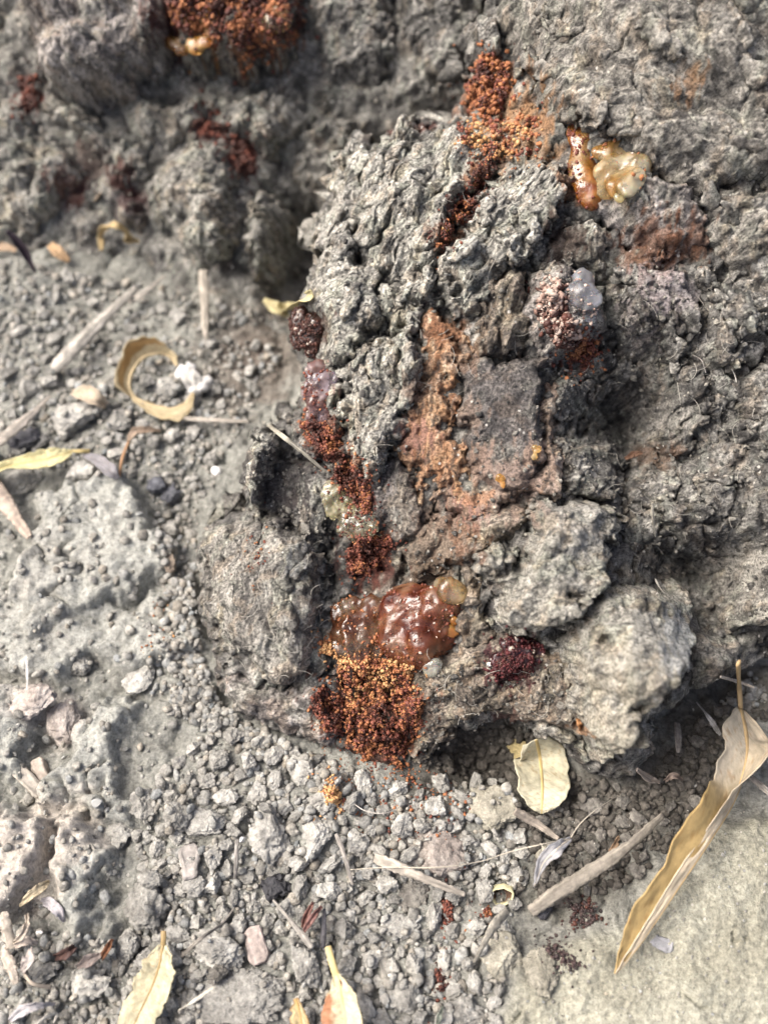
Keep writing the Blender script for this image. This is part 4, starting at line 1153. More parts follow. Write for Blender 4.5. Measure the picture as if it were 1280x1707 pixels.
gum('gum_patch', [(530, 622, 20, .4), (535, 645, 22, .45), (530, 668, 21, .45), (528, 690, 19, .4), (545, 632, 16, .4), (520, 655, 16, .4)], 'mauve shining gum patch on the left rim of the bark', 'gum', MAUVE, 13, amp=0.9, wave=2.0, smooth=8, flat=0.35, grit=(200, 'red'))
gum('gum_lump', [(510, 540, 24, .5), (522, 560, 25, .4), (505, 565, 18, .4), (530, 540, 18, .2), (520, 585, 12, .2)], 'dark brown gum knob coated with grit on the left rim of the bark', 'gum', ((0.03, 0.012, 0.009), (0.075, 0.03, 0.02), (0.16, 0.08, 0.06)), 14, amp=0.8, wave=2.5, grit=(700, 'dark'))
gum('gum_curl', [(553, 824, 15, 1.0), (562, 838, 18, 1.1), (576, 848, 17, 1.1), (556, 850, 14, 1.0)], 'small cream wrinkled gum curl beside the red frass', 'gum', ((0.62, 0.56, 0.34), (0.74, 0.69, 0.47), (0.8, 0.77, 0.6)), 15, voxel=0.4, amp=0.8, wave=1.8, smooth=2)
gum('gum_curl', [(588, 866, 18, .9), (605, 874, 20, 1.0), (597, 884, 17, .9), (578, 876, 14, .8)], 'pale clear gum blob just below the cream wrinkled curl', 'gum_clear', ((0.58, 0.52, 0.36), (0.70, 0.66, 0.50), (0.8, 0.78, 0.66)), 16, voxel=0.4, amp=0.7, wave=2.0, smooth=3, grit=(25, 'red'))
gum('gum_patch', [(965, 475, 22, .5), (974, 500, 22, .5), (958, 490, 18, .5), (980, 525, 16, .4)], 'milky bluish gum patch among the pinkish flakes', 'gum', MILK, 17, amp=0.6, wave=3, grit=(60, 'pinkish'))
gum('gum_seep', [(840, 1102, 18, .1), (865, 1085, 22, .15), (888, 1085, 18, .15), (850, 1075, 14, .1)], 'dark crimson gum seep under the pale bark lump', 'gum', ((0.04, 0.008, 0.012), (0.10, 0.02, 0.025), (0.22, 0.10, 0.11)), 18, amp=0.8, wave=2.5, grit=(260, 'crimson'))
gum('gum_drop', [(327, 78, 15, .3), (340, 72, 12, .3)], 'blurred golden gum drop under the dark red frass fringe', 'gum', AMB, 19, amp=0.4)
gum('gum_drop', [(302, 80, 14, .2), (380, 82, 14, .2), (392, 70, 12, .2), (360, 78, 12, .1), (285, 72, 10, .1)], 'blurred brownish gum streak between the red frass fringes', 'gum', ((0.16, 0.06, 0.02), (0.36, 0.17, 0.04), (0.5, 0.3, 0.1)), 20, amp=0.5)
gum('gum_lump', [(465, 35, 20, .4), (450, 42, 16, .4), (480, 38, 14, .3)], 'blurred pale yellow gum lump in the upper red frass', 'gum', CREAM, 21, amp=0.5)
gum('gum_chip', [(834, 798, 8, .5), (838, 808, 6, .5)], 'small amber gum chip on the pinkish strip of bark', 'gum', AMB, 22, voxel=0.3, amp=0.3, wave=2)
gum('gum_chip', [(893, 748, 7, .5), (889, 762, 6, .5), (897, 738, 5, .4)], 'thin amber gum chip on the right rim of the purple bark panel', 'gum', AMB, 23, voxel=0.3, amp=0.3, wave=2)
gum('gum_bead', [(742, 382, 7, .4), (736, 402, 6, .4), (734, 418, 5, .3)], 'thin golden gum bead in the red cleft between two grey plates', 'gum', AMB, 24, voxel=0.3, amp=0.3, wave=2)

# ------------------------------------------------------------------ frass


def frass(name, poly, n, heap, tones, label, seed, r=(0.2, 0.56), sub=1, elong=0.5, cat='frass', group=None, lam=1):
    r_ = np.random.default_rng(seed)
    n = int(n * 3.2)
    q = pts_in(poly, n, r_)
    d = poly_sd(q[:, 0], q[:, 1], np.array(poly, float))
    d = d + 9 * pn2(q[:, 0] / 14, q[:, 1] / 14, seed + 9)
    out = r_.random(n) < 0.24
    q = q + out[:, None] * r_.normal(size=(n, 2)) * np.array([13, 20])
    k = (d > 0) | out
    q, d = q[k], np.maximum(np.where(out[k], 0, d[k]), 0)
    n = len(q)
    P = surf(q[:, 0], q[:, 1])
    dm = max(d.max(), 1)
    lump = 0.5 + 0.9 * np.abs(pn2(q[:, 0] / 22, q[:, 1] / 22, seed)) * 2
    hh = heap * np.sqrt(np.clip(d / dm, 0, 1)) * lump
    P = P + (WN * 0.6 - FW * 0.4)[None] * (hh * r_.uniform(0.55, 1.0, n))[:, None]
    nz = pn2(q[:, 0] / 30, q[:, 1] / 30, seed + 1) + 0.45 * r_.normal(size=n) * 0.6
    t = np.clip((nz + 0.7) / 1.4, 0, 0.999)
    k = (t * len(tones)).astype(int)
    f = r_.random(n)[:, None]
    a = np.array([FT[tn][0] for tn in tones])[k]; b = np.array([FT[tn][1] for tn in tones])[k]
    cols = a * f + b * (1 - f)
    R = 0.85 * r[0] * 0.55 + (0.85 * r[1] - r[0] * 0.5) * r_.random(n) ** 1.3
    R = R * 0.8
    zb_add(P)
    return scatter_mesh(name, P, R, cols, M['frass'], sub, 0.34, elong, seed, label, cat, None, group)


frass('frass_pile', [(556, 1092), (590, 1100), (640, 1098), (690, 1112), (684, 1135), (694, 1152), (660, 1158), (640, 1182), (612, 1164), (590, 1186), (572, 1165), (566, 1130)], 900, 3.2, ('red', 'orange', 'orange', 'tan', 'tan'), 'pile of loose tan-orange frass grains below the gum dome', 101)
frass('frass_pile', [(520, 1160), (535, 1142), (562, 1150), (585, 1175), (612, 1160), (640, 1172), (670, 1150), (700, 1165), (706, 1200), (690, 1235), (668, 1282), (640, 1255), (610, 1268), (585, 1238), (548, 1222), (526, 1195)], 1500, 3.4, ('dark', 'red', 'red', 'orange', 'orange'), 'dark red-brown frass heap at the foot of the bark', 102)
frass('frass_clump', [(580, 960), (575, 920), (600, 895), (650, 890), (655, 910), (635, 935), (605, 965)], 500, 3.0, ('dark', 'red', 'red', 'orange'), 'dark red frass clump above the dark red gum dome', 103)
frass('frass_clump', [(550, 775), (590, 775), (615, 800), (620, 850), (605, 860), (585, 830), (560, 805)], 420, 2.5, ('dark', 'red', 'orange'), 'red frass clump next to the cream wrinkled gum curl', 104)
frass('frass_clump', [(768, 135), (785, 105), (820, 95), (848, 110), (850, 150), (835, 190), (805, 200), (785, 180)], 620, 5.0, ('dark', 'red', 'orange', 'orange'), 'orange frass clump in the cleft at the top of the bark', 105, r=(0.5, 0.85))
frass('frass_fringe', [(270, -20), (280, 40), (310, 60), (345, 50), (355, 95), (375, 60), (395, 80), (405, 135), (418, 130), (425, 90), (450, 100), (490, 75), (510, 40), (500, -20)], 560, 2.0, ('dark', 'dark', 'red', 'orange', 'orange'), 'blurred dark red frass fringe hanging from the far bark wall', 106, r=(0.5, 0.85))
frass('frass_seam', [(842, 232), (815, 240), (790, 285), (760, 335), (738, 375), (726, 412), (742, 418), (765, 380), (795, 330), (825, 282), (850, 250)], 420, 0.8, ('dark', 'dark', 'red', 'orange'), 'dark red gummy frass seam running down between two grey bark plates', 125, r=(0.22, 0.5))
frass('frass_ball', [(532, 1322), (540, 1308), (560, 1308), (571, 1322), (565, 1340), (545, 1345)], 130, 4.0, ('tan', 'tan'), 'small round ball of tan frass on the grey soil', 107, r=(0.45, 0.6))
frass('frass_scatter', [(520, 1270), (700, 1270), (790, 1330), (760, 1400), (620, 1400), (540, 1350)], 170, 0.4, ('red', 'orange', 'orange'), 'red-brown frass grains strewn on the soil below the heap', 108)
frass('frass_clump', [(530, 1070), (545, 1065), (555, 1080), (550, 1095), (535, 1092)], 60, 1.2, ('tan', 'orange'), 'little knot of tan frass left of the gum smear', 109)
frass('frass_clump', [(940, 590), (965, 572), (995, 570), (1002, 590), (980, 600), (955, 605)], 150, 2.0, ('red', 'orange'), 'bright red frass tuft under the milky gum patch', 110, r=(0.4, 0.7))
frass('frass_clump', [(805, 1115), (840, 1095), (885, 1090), (895, 1110), (870, 1135), (830, 1130)], 260, 0.7, ('crimson', 'crimson', 'dark'), 'crimson frass crust beneath the pale bark lump', 111)
frass('frass_clump', [(495, 700), (540, 705), (570, 730), (575, 775), (545, 770), (510, 730)], 380, 1.6, ('dark', 'red', 'orange'), 'brown frass behind the grey twig on the bark', 112)
frass('flake_cluster', [(900, 475), (935, 465), (945, 515), (965, 560), (955, 590), (925, 580), (895, 530)], 260, 1.2, ('pinkish', 'pinkish', 'dark', 'dark'), 'cluster of pinkish bark flakes around the milky gum patch', 113, r=(0.3, 0.85), elong=0.8)
frass('frass_clump', [(735, 1500), (748, 1495), (758, 1530), (745, 1545), (735, 1525)], 110, 1.6, ('dark', 'red'), 'dark red frass crumb beside the straw stem on the soil', 114)
frass('frass_clump', [(725, 1615), (740, 1605), (748, 1640), (738, 1655), (725, 1645)], 80, 1.4, ('dark', 'red'), 'dark red frass crumb near the bottom edge', 115)
frass('frass_clump', [(800, 1515), (815, 1508), (820, 1525), (805, 1532)], 40, 1.2, ('red', 'orange'), 'tiny red frass crumb beside the cream seed cup', 116)
frass('humus_clump', [(945, 1500), (965, 1485), (990, 1495), (1000, 1530), (980, 1550), (950, 1540)], 110, 0.6, ('humus', 'humus', 'dark'), 'dark purple-brown humus lump beside the big folded leaf', 117, cat='humus')
frass('humus_clump', [(910, 1560), (945, 1585), (975, 1610), (960, 1625), (925, 1600), (905, 1580)], 70, 0.4, ('humus', 'humus'), 'black-brown humus streak at the rim of the sandy slab', 118, cat='humus')
frass('frass_clump', [(385, 225), (415, 235), (425, 285), (400, 300), (388, 265)], 200, 1.0, ('dark', 'dark', 'red'), 'blurred dark red frass patch on the far grey bark lump', 119, r=(0.5, 0.8))
frass('frass_clump', [(320, 205), (350, 195), (385, 215), (370, 230), (335, 228)], 90, 0.7, ('dark', 'dark', 'red'), 'blurred red frass specks above the far grey bark lump', 120, r=(0.5, 0.8))
frass('frass_clump', [(35, 130), (58, 125), (58, 170), (45, 185), (35, 165)], 120, 1.0, ('dark', 'dark', 'red'), 'blurred red frass strip at the far left of the bark wall', 121, r=(0.5, 0.8))
frass('frass_scatter', [(245, 1000), (290, 1000), (300, 1110), (230, 1115)], 14, 0.2, ('orange', 'tan'), 'few orange frass grains on the pale crust', 122, r=(0.3, 0.5))
frass('frass_scatter', [(410, 880), (460, 900), (440, 960), (405, 950)], 18, 0.2, ('red', 'orange'), 'few red frass grains on the grey bark slab', 123, r=(0.25, 0.45))
frass('frass_scatter', [(760, 200), (905, 190), (900, 260), (840, 270), (770, 240)], 260, 0.8, ('red', 'orange', 'tan'), 'orange frass dust below the upper frass clump', 124, r=(0.3, 0.7))

# ------------------------------------------------------------------ leaves, stems and litter
def spline(pts, n):
    p = np.array(pts, float)
    p = np.vstack([2 * p[0] - p[1], p, 2 * p[-1] - p[-2]])
    m = len(p) - 3
    t = np.linspace(0, m - 1e-6, n)
    i = t.astype(int); f = (t - i)[:, None]
    a, b, c, d = p[i], p[i + 1], p[i + 2], p[i + 3]
    return 0.5 * (2 * b + (c - a) * f + (2 * a - 5 * b + 4 * c - d) * f ** 2 + (3 * b - a - 3 * c + d) * f ** 3)


def path3(pts, n):
    """pts: px, py, height mm above what lies there -> n points in space"""
    a = np.array(pts, float)
    P = surf(a[:, 0], a[:, 1]) + np.outer(a[:, 2], np.array([0, 0, 1.0]))
    # keep the seen place while lifting: move along the view line instead of straight up
    r = ray(a[:, 0], a[:, 1]); d = project(surf(a[:, 0], a[:, 1]))[2]
    P = C0 + r * (d - a[:, 2] * 1.05)[:, None]
    return spline(P, n)


def tube_mesh(name, P, rad, mat, col, segs=8, seed=0, rough=0.12, flat=0.45, colvar=0.25, col2=None):
    n = len(P)
    rad = np.interp(np.linspace(0, 1, n), np.linspace(0, 1, len(rad)), rad)
    T = np.gradient(P, axis=0); T /= np.linalg.norm(T, axis=1)[:, None] + 1e-9
    ref = np.array([0.1, -0.4, 0.9])
    A = np.cross(T, ref); A /= np.linalg.norm(A, axis=1)[:, None] + 1e-9
    B = np.cross(A, T)
    th = np.linspace(0, 2 * np.pi, segs, endpoint=False)
    ring = A[:, None] * np.cos(th)[None, :, None] + flat * B[:, None] * np.sin(th)[None, :, None]
    s_ = np.arange(n)[:, None] * 0.35 + 0 * th[None]
    rr = rad[:, None] * (1 + rough * pn2(s_ + seed, th[None] * 1.3 + 0 * s_, seed % 50) + rough * 0.8 * pn2(s_ * 3, th[None] * 2.6 + 0 * s_, 7))
    rr = rr * (1 + rough * 0.9 * pn2(th[None] * 3.2 + s_ * 0.02, 0 * s_ + seed, 21))
    V = (P[:, None] + ring * rr[..., None]).reshape(-1, 3)
    idx = np.arange(n * segs).reshape(n, segs)
    F = np.stack([idx[:-1], np.roll(idx[:-1], -1, 1), np.roll(idx[1:], -1, 1), idx[1:]], -1).reshape(-1, 4)
    V = np.vstack([V, P[:1], P[-1:]])
    k = n * segs
    caps = [[idx[0, (j + 1) % segs], idx[0, j], k, k] for j in range(segs)] + [[idx[-1, j], idx[-1, (j + 1) % segs], k + 1, k + 1] for j in range(segs)]
    F3 = np.array(caps)
    nz = pn2(np.repeat(np.arange(n) * 0.05, segs) + seed, np.tile(th, n) * 1.5, 3)
    base = np.tile(np.array(col), (len(V), 1))
    nz = nz + 0.8 * pn2(np.tile(th, n) * 4.5 + np.repeat(np.arange(n) * 0.03, segs), np.repeat(np.arange(n) * 0.02, segs) + seed, 23)
    base[:k] *= np.clip(1 + colvar * nz * 1.3, 0.3, 1.7)[:, None]
    if col2 is not None:
        base[:k] = mixc(base[:k], col2, sstep(0.0, 0.6, pn2(np.repeat(np.arange(n) * 0.11, segs) + seed, np.tile(th, n), 5)))
    o_ = P.mean(0)
    me = bpy.data.meshes.new(name)
    me.from_pydata([tuple(v_) for v_ in (V - o_) * S], [], [tuple(f) for f in F] + [tuple(f[:3]) for f in F3])
    me.polygons.foreach_set('use_smooth', np.ones(len(me.polygons), bool))
    at = me.color_attributes.new('tint', 'FLOAT_COLOR', 'POINT')
    c4 = np.ones((len(V), 4), np.float32); c4[:, :3] = np.clip(base, 0.004, 0.9)
    at.data.foreach_set('color', c4.ravel())
    me.materials.append(mat)
    me.update()
    return me, o_


def stem(name, pts, rad, col, label, seed, cat='twig', mat='wood', segs=22, n=64, flat=0.45, group=None, rough=0.22, col2=None):
    P = path3(pts, n)
    rad = [0.6 * r_ for r_ in rad]
    rad = [rad[0] * 0.75, rad[0] * 0.95] + list(rad) + [rad[-1] * 0.95, rad[-1] * 0.6]
    me, o_ = tube_mesh(name, P, rad, M[mat], [0.85 * c_ for c_ in col], segs, seed, rough, flat * 0.75, col2=col2 if col2 is not None else [0.6 * c_ for c_ in col], colvar=0.45)
    return link(name, me, None, label, cat, group, loc=o_)


def leaf(label, mid, wa, wb, aa=(10,), ab=(10,), ca=(0,), cb=(0,), col=(0.55, 0.48, 0.28), col_b=None, under=None, petiole=None, prad=(0.5, 0.35), rib=(0.5, 0.3, 0.12), ribcol=(0.5, 0.36, 0.16), seed=0, n=110, m=16, roll=(0,), ripple=0.6, nref=(0.0, -0.25, 0.95), rag=0.06, thick=0.22, spots=(), veins=0.25, name='dry_leaf', edge=None, group='dry leaves on the ground'):
    """a dry leaf: midrib in space, half-widths in px, each half hinged (aa, ab) and curled (ca, cb) in degrees"""
    P = path3(mid, n)
    s_ = np.linspace(0, 1, n)

    def ip(v_):
        v_ = np.array(v_, float)
        return np.interp(s_, np.linspace(0, 1, len(v_)), v_)
    kmm = project(P)[2] / FPX
    T = np.gradient(P, axis=0); T /= np.linalg.norm(T, axis=1)[:, None]
    Nn = np.array(nref) - T * (T @ np.array(nref))[:, None]; Nn /= np.linalg.norm(Nn, axis=1)[:, None]
    Sd = np.cross(T, Nn)
    ro = np.radians(ip(roll))[:, None]
    Sd, Nn = Sd * np.cos(ro) + Nn * np.sin(ro), Nn * np.cos(ro) - Sd * np.sin(ro)
    root = link(name, None, None, label, 'leaf', group, loc=P[n // 2])
    o_ = P[n // 2]
    V = []; side = []; acr = []
    for sg, wv, av, cv in ((1, wa, aa, ca), (-1, wb, ab, cb)):
        W_ = ip(wv) * kmm * (1 + rag * 2 * pn2(s_ * 9 + seed, s_ * 0 + sg, 4) + rag * pn2(s_ * 26 + seed, s_ * 0 + sg, 5))
        pos = P.copy(); rows = []
        js = np.linspace(0, 1, m)
        for j in range(1, m):
            ang_ = np.radians(ip(av) + ip(cv) * (js[j] + js[j - 1]) / 2)
            pos = pos + (Sd * sg * np.cos(ang_)[:, None] + Nn * np.sin(ang_)[:, None]) * (W_ * (js[j] - js[j - 1]))[:, None]
            rp = ripple * js[j] * (pn2(s_ * 7 + seed + 3 * sg, s_ * 0 + js[j] * 1.2, 8) + 0.5 * pn2(s_ * 19 + seed, s_ * 0 + js[j] * 3, 9))
            rows.append(pos + Nn * rp[:, None])
            side.append(sg); acr.append(js[j])
        if sg == 1:
            V = rows[::-1] + [P]
            s1, a1 = side[::-1] + [0], acr[::-1] + [0]
            side, acr = [], []
        else:
            V = V + rows
            s1, a1 = s1 + side, a1 + acr
    G_ = np.stack(V, 1)                       # n x (2m-1) x 3
    nc = G_.shape[1]
    fac = np.arange(n * nc).reshape(n, nc)
    F = np.stack([fac[:-1, :-1], fac[:-1, 1:], fac[1:, 1:], fac[1:, :-1]], -1).reshape(-1, 4)
    sgn = np.tile(np.array(s1), n); ac = np.tile(np.array(a1), n); al = np.repeat(s_, nc)
    c = np.tile(np.array(col), (n * nc, 1))
    if col_b is not None:
        c = np.where((sgn < 0)[:, None], np.array(col_b), c)
    if under is not None:           # another tone on side A further along the leaf
        c = mixc(c, np.where((sgn > 0)[:, None], np.array(under), c), sstep(0.3, 0.45, al))
    nz = fbm2(al * 9 + seed, ac * sgn * 3, 3, 61)
    c = c * np.array([0.84, 0.86, 1.0])
    nz2 = fbm2(al * 30 + seed, ac * sgn * 7, 3, 64)
    c = c * (1 + 0.2 * nz + 0.16 * nz2)[:, None]
    c = mixc(c, c * np.array([0.62, 0.5, 0.4]), 0.7 * sstep(0.35, 0.75, nz2 + 0.4 * nz))
    ph = (al * 13 - ac * 2.0 + 0.15 * nz) % 1.0
    c = c * (1 - veins * 0.9 * np.exp(-((ph - 0.5) / 0.08) ** 2) * (1 - 0.5 * ac))[:, None]
    if edge is not None:
        c = mixc(c, edge, 0.7 * sstep(0.78, 1.0, ac + 0.25 * nz))
    for (sa, sb, sr, scol) in spots:
        d = np.hypot((al - sa) * 2.2, ac * sgn - sb) / sr
        c = mixc(c, scol, 0.85 * sstep(1.0, 0.6, d + 0.3 * nz))
    me = new_mesh('blade', G_.reshape(-1, 3) - o_, F, M['leaf'], c)
    b_ = link('blade', me, root)
    sm = b_.modifiers.new('thickness', 'SOLIDIFY'); sm.thickness = thick * S; sm.offset = 0
    if rib:
        me, oo = tube_mesh('midrib', P + Nn * 0.1, rib, M['leaf'], ribcol, 6, seed, 0.05)
        r_ = link('midrib', me, root); r_.location = (oo - o_) * S
    if petiole:
        Pp = path3(petiole, 20); Pp[-1] = P[0]
        me, oo = tube_mesh('petiole', Pp, prad, M['leaf'], ribcol, 8, seed, 0.08)
        r_ = link('petiole', me, root); r_.location = (oo - o_) * S
    return root


CR, TN, YL = (0.56, 0.50, 0.36), (0.42, 0.29, 0.105), (0.60, 0.52, 0.27)
leaf('long twisted dry leaf, tan and cream, folded lengthwise across the sandy soil', [(1234, 1182, 5), (1243, 1225, 7), (1243, 1268, 8), (1222, 1335, 9), (1180, 1405, 8), (1130, 1480, 6), (1078, 1558, 4), (1045, 1602, 3), (1025, 1624, 2)],
     (8, 42, 44, 52, 62, 60, 52, 42, 22, 2), (8, 40, 45, 28, 24, 20, 18, 14, 9, 2), (14, 10, 12, 16, 20, 20, 20, 20, 20), (-12, -10, 60, 120, 140, 145, 145, 145, 140), (10, 10, 10), (0, 10, 20, 20, 15), col=(0.62, 0.54, 0.36), col_b=(0.62, 0.52, 0.33), under=(0.50, 0.35, 0.13),
     petiole=[(1230, 1105, 14), (1231, 1140, 11), (1234, 1182, 5)], prad=(0.7, 0.6, 0.5), rib=(0.5, 0.4, 0.25, 0.12, 0.08), ribcol=(0.46, 0.33, 0.17), seed=1, n=90, rag=0.09, ripple=0.7)
leaf('cream dry leaf poking tip down out of the bark cavity', [(893, 1232, -2), (900, 1265, 3), (904, 1310, 5), (903, 1340, 4), (902, 1356, 3)], (25, 46, 47, 42, 25, 2), (20, 42, 47, 40, 24, 2), (8,), (12,), (5,), (-10,), col=(0.62, 0.57, 0.36), rib=(0.45, 0.35, 0.15), ribcol=(0.52, 0.40, 0.18), seed=2, rag=0.04)
leaf('torn yellowish leaf scrap behind the cream leaf in the bark cavity', [(850, 1238, 0), (868, 1250, 2), (890, 1262, 2)], (8, 16, 6), (8, 14, 4), (10,), (10,), col=(0.52, 0.42, 0.18), rib=None, seed=3, n=24, rag=0.15)
leaf('pale yellow dry leaf with wavy edge and thin dark midrib at the bottom', [(272, 1576, 3), (266, 1610, 5), (254, 1645, 6), (235, 1685, 5), (212, 1735, 4), (190, 1790, 2)], (8, 27, 31, 30, 30, 26, 4), (8, 24, 30, 33, 32, 25, 4), (12, 14), (16, 10), (-8,), (-12,), col=(0.64, 0.57, 0.33), petiole=[(273, 1552, 5), (273, 1564, 4), (272, 1577, 3)], prad=(0.5, 0.45), rib=(0.3, 0.22, 0.12), ribcol=(0.36, 0.26, 0.12), seed=4, rag=0.10)
leaf('pale yellow leaf with a dark brown spot and reddish edge at the bottom', [(561, 1626, 4), (567, 1650, 6), (574, 1685, 7), (580, 1730, 6), (585, 1790, 3)], (4, 16, 34, 42, 36, 6), (6, 14, 26, 30, 28, 5), (8, 20), (20, 34), (-10,), (-10,), col=(0.66, 0.58, 0.34), petiole=[(547, 1578, 5), (553, 1602, 5), (561, 1627, 4)], prad=(0.6, 0.7), rib=(0.6, 0.4, 0.25), ribcol=(0.62, 0.52, 0.26), seed=5, spots=((0.12, -0.25, 0.3, (0.10, 0.03, 0.015)), (0.45, 0.85, 0.5, (0.33, 0.12, 0.05))), rag=0.05)
leaf('small torn tan leaf scrap left of the brown-spotted leaf', [(493, 1665, 3), (500, 1690, 4), (506, 1720, 4), (512, 1750, 2)], (3, 14, 20, 20, 14), (3, 8, 12, 14, 10), (15,), (10,), col=(0.58, 0.46, 0.22), rib=(0.3, 0.2), ribcol=(0.4, 0.26, 0.1), seed=6, n=30, rag=0.2, edge=(0.3, 0.15, 0.05))
leaf('ring-shaped curled brown and yellow dry leaf on the blurred soil', [(296, 610, 2), (282, 594, 3), (260, 589, 4), (232, 602, 4), (216, 634, 4), (222, 660, 2), (248, 674, 2), (282, 682, 3), (306, 675, 4), (322, 655, 4)], (2, 12, 28, 36, 30, 5, 16, 24, 18, 3), (1, 2, 3, 3, 3, 3, 3, 3, 2), (25, 30, 35, 35, 35, 30, 10, 5, 10), (20,), (10, 20, 20, 20, 0), (0,), col=(0.52, 0.42, 0.22), rib=(0.4, 0.45, 0.3), ribcol=(0.5, 0.4, 0.24), seed=7, n=120, rag=0.2, spots=((0.38, 0.6, 0.35, (0.30, 0.18, 0.06)), (0.3, 0.7, 0.3, (0.34, 0.2, 0.07))))
leaf('folded pale yellow leaf entering at the left edge', [(-70, 800, 3), (-20, 790, 4), (25, 776, 5), (70, 768, 6), (100, 760, 5), (122, 752, 4)], (10, 18, 22, 24, 16, 2), (8, 14, 12, 18, 16, 3), (10, 60, 25, 10), (12, 40, 10), (20,), (-20,), col=(0.66, 0.60, 0.29), rib=(0.4, 0.25), ribcol=(0.4, 0.32, 0.14), petiole=[(150, 752, 3), (135, 752, 4), (122, 752, 4)], seed=8, rag=0.08)
leaf('small pale curled leaf left of the ring-shaped leaf', [(122, 655, 3), (142, 658, 6), (160, 665, 6), (175, 676, 3)], (5, 17, 18, 4), (5, 16, 18, 5), (30,), (35,), (20,), (10,), col=(0.60, 0.50, 0.33), rib=None, seed=9, n=28, rag=0.12)
leaf('small arched tan leaf standing at the foot of the far bark wall', [(170, 418, 0), (172, 392, 6), (188, 378, 9), (206, 386, 8), (215, 400, 5), (232, 405, 3)], (5, 12, 15, 10, 12, 6), (4, 8, 9, 8, 10, 5), (50,), (30,), (20,), (0,), col=(0.56, 0.43, 0.20), rib=None, seed=10, n=36)
leaf('tiny pale leaf scrap leaning on the far bark wall', [(152, 362, 2), (160, 340, 6), (168, 322, 6)], (5, 10, 3), (8, 12, 3), (30,), (20,), col=(0.52, 0.42, 0.28), rib=None, seed=11, n=20, rag=0.15)
leaf('dark purple curled leaf near the left edge below the bark wall', [(12, 385, 8), (30, 405, 9), (45, 425, 6), (60, 455, 2)], (6, 12, 12, 2), (5, 12, 10, 2), (40,), (35,), (30,), (30,), col=(0.055, 0.04, 0.045), rib=None, seed=12, n=30)
leaf('small orange-tan leaf scrap right of the dark purple leaf', [(84, 408, 3), (98, 420, 4), (116, 436, 2)], (6, 11, 4), (6, 10, 4), (15,), (15,), col=(0.50, 0.33, 0.16), rib=None, seed=13, n=20)
leaf('tan leaf scrap at the left edge under the dark purple leaf', [(-15, 415, 3), (8, 412, 3), (28, 418, 2)], (6, 8, 3), (6, 8, 3), (15,), (15,), col=(0.46, 0.33, 0.19), rib=None, seed=14, n=20)
leaf('blurred pale yellow leaf behind the left rim of the bark', [(440, 500, 5), (462, 512, 7), (485, 515, 7), (508, 500, 6), (520, 485, 4)], (4, 14, 18, 14, 4), (4, 10, 12, 12, 4), (10,), (25,), col=(0.62, 0.54, 0.26), rib=None, seed=15, n=36)
leaf('thin brown twisted leaf with hanging stalk on the blurred clods', [(215, 735, 3), (225, 720, 5), (245, 717, 4), (268, 718, 3)], (3, 9, 7, 2), (3, 8, 6, 2), (30,), (20,), col=(0.40, 0.30, 0.19), petiole=[(199, 795, 2), (204, 765, 4), (215, 736, 4)], prad=(0.3, 0.35), ribcol=(0.33, 0.2, 0.11), rib=None, seed=16, n=24)
leaf('grey withered leaf beside the tip of the folded yellow leaf', [(140, 758, 3), (165, 768, 4), (185, 785, 3), (198, 798, 2)], (4, 10, 12, 3), (4, 10, 12, 3), (15,), (10,), col=(0.27, 0.255, 0.23), rib=None, seed=17, n=24)
leaf('reddish-brown pointed bud scale between the clods', [(505, 1545, 3), (512, 1525, 6), (522, 1505, 5)], (3, 9, 3), (3, 8, 3), (45,), (40,), (20,), (20,), col=(0.24, 0.12, 0.085), rib=None, seed=18, n=24)
leaf('second reddish-brown bud scale lying against the first', [(507, 1552, 4), (520, 1532, 6), (535, 1512, 4)], (3, 7, 2), (3, 8, 2), (40,), (45,), col=(0.30, 0.16, 0.12), rib=None, seed=19, n=24)
leaf('dark brown curled leaf scrap among the husks at the lower left', [(95, 1595, 2), (112, 1588, 5), (125, 1578, 3)], (6, 12, 4), (6, 10, 4), (40,), (40,), col=(0.10, 0.055, 0.04), rib=None, seed=20, n=24)
leaf('greyish-brown folded leaf scrap under the crusted mound', [(130, 1612, 2), (150, 1600, 4), (172, 1590, 3)], (4, 12, 3), (4, 12, 3), (30,), (30,), col=(0.25, 0.205, 0.16), rib=None, seed=21, n=24)
leaf('orange-brown curled scrap beside the knobbly split clod', [(172, 1596, 3), (180, 1582, 5), (188, 1568, 3)], (5, 8, 3), (5, 8, 3), (50,), (50,), col=(0.24, 0.11, 0.05), rib=None, seed=22, n=20)
leaf('pale yellow narrow husk on the crusted soil at lower left', [(34, 1510, 2), (52, 1492, 4), (70, 1478, 4), (82, 1470, 2)], (2, 8, 9, 2), (2, 7, 7, 2), (15,), (20,), col=(0.56, 0.47, 0.28), rib=None, seed=23, n=28)
leaf('greyish-white papery husk beside the pale yellow narrow husk', [(70, 1500, 2), (85, 1505, 4), (98, 1518, 4), (108, 1536, 2)], (3, 10, 9, 2), (3, 9, 8, 2), (25,), (15,), col=(0.46, 0.43, 0.38), rib=None, seed=24, n=28)
leaf('small twisted cream husk near the lower left edge', [(48, 1524, 3), (46, 1545, 5), (36, 1562, 5), (26, 1570, 2)], (2, 7, 7, 2), (2, 6, 6, 2), (30,), (30,), (40,), (0,), col=(0.58, 0.50, 0.36), rib=None, seed=25, n=28)
leaf('flat cream husk under the twisted cream one', [(25, 1578, 2), (45, 1568, 3), (64, 1572, 2)], (3, 8, 3), (3, 7, 3), (10,), (10,), col=(0.56, 0.48, 0.36), rib=None, seed=26, n=20)
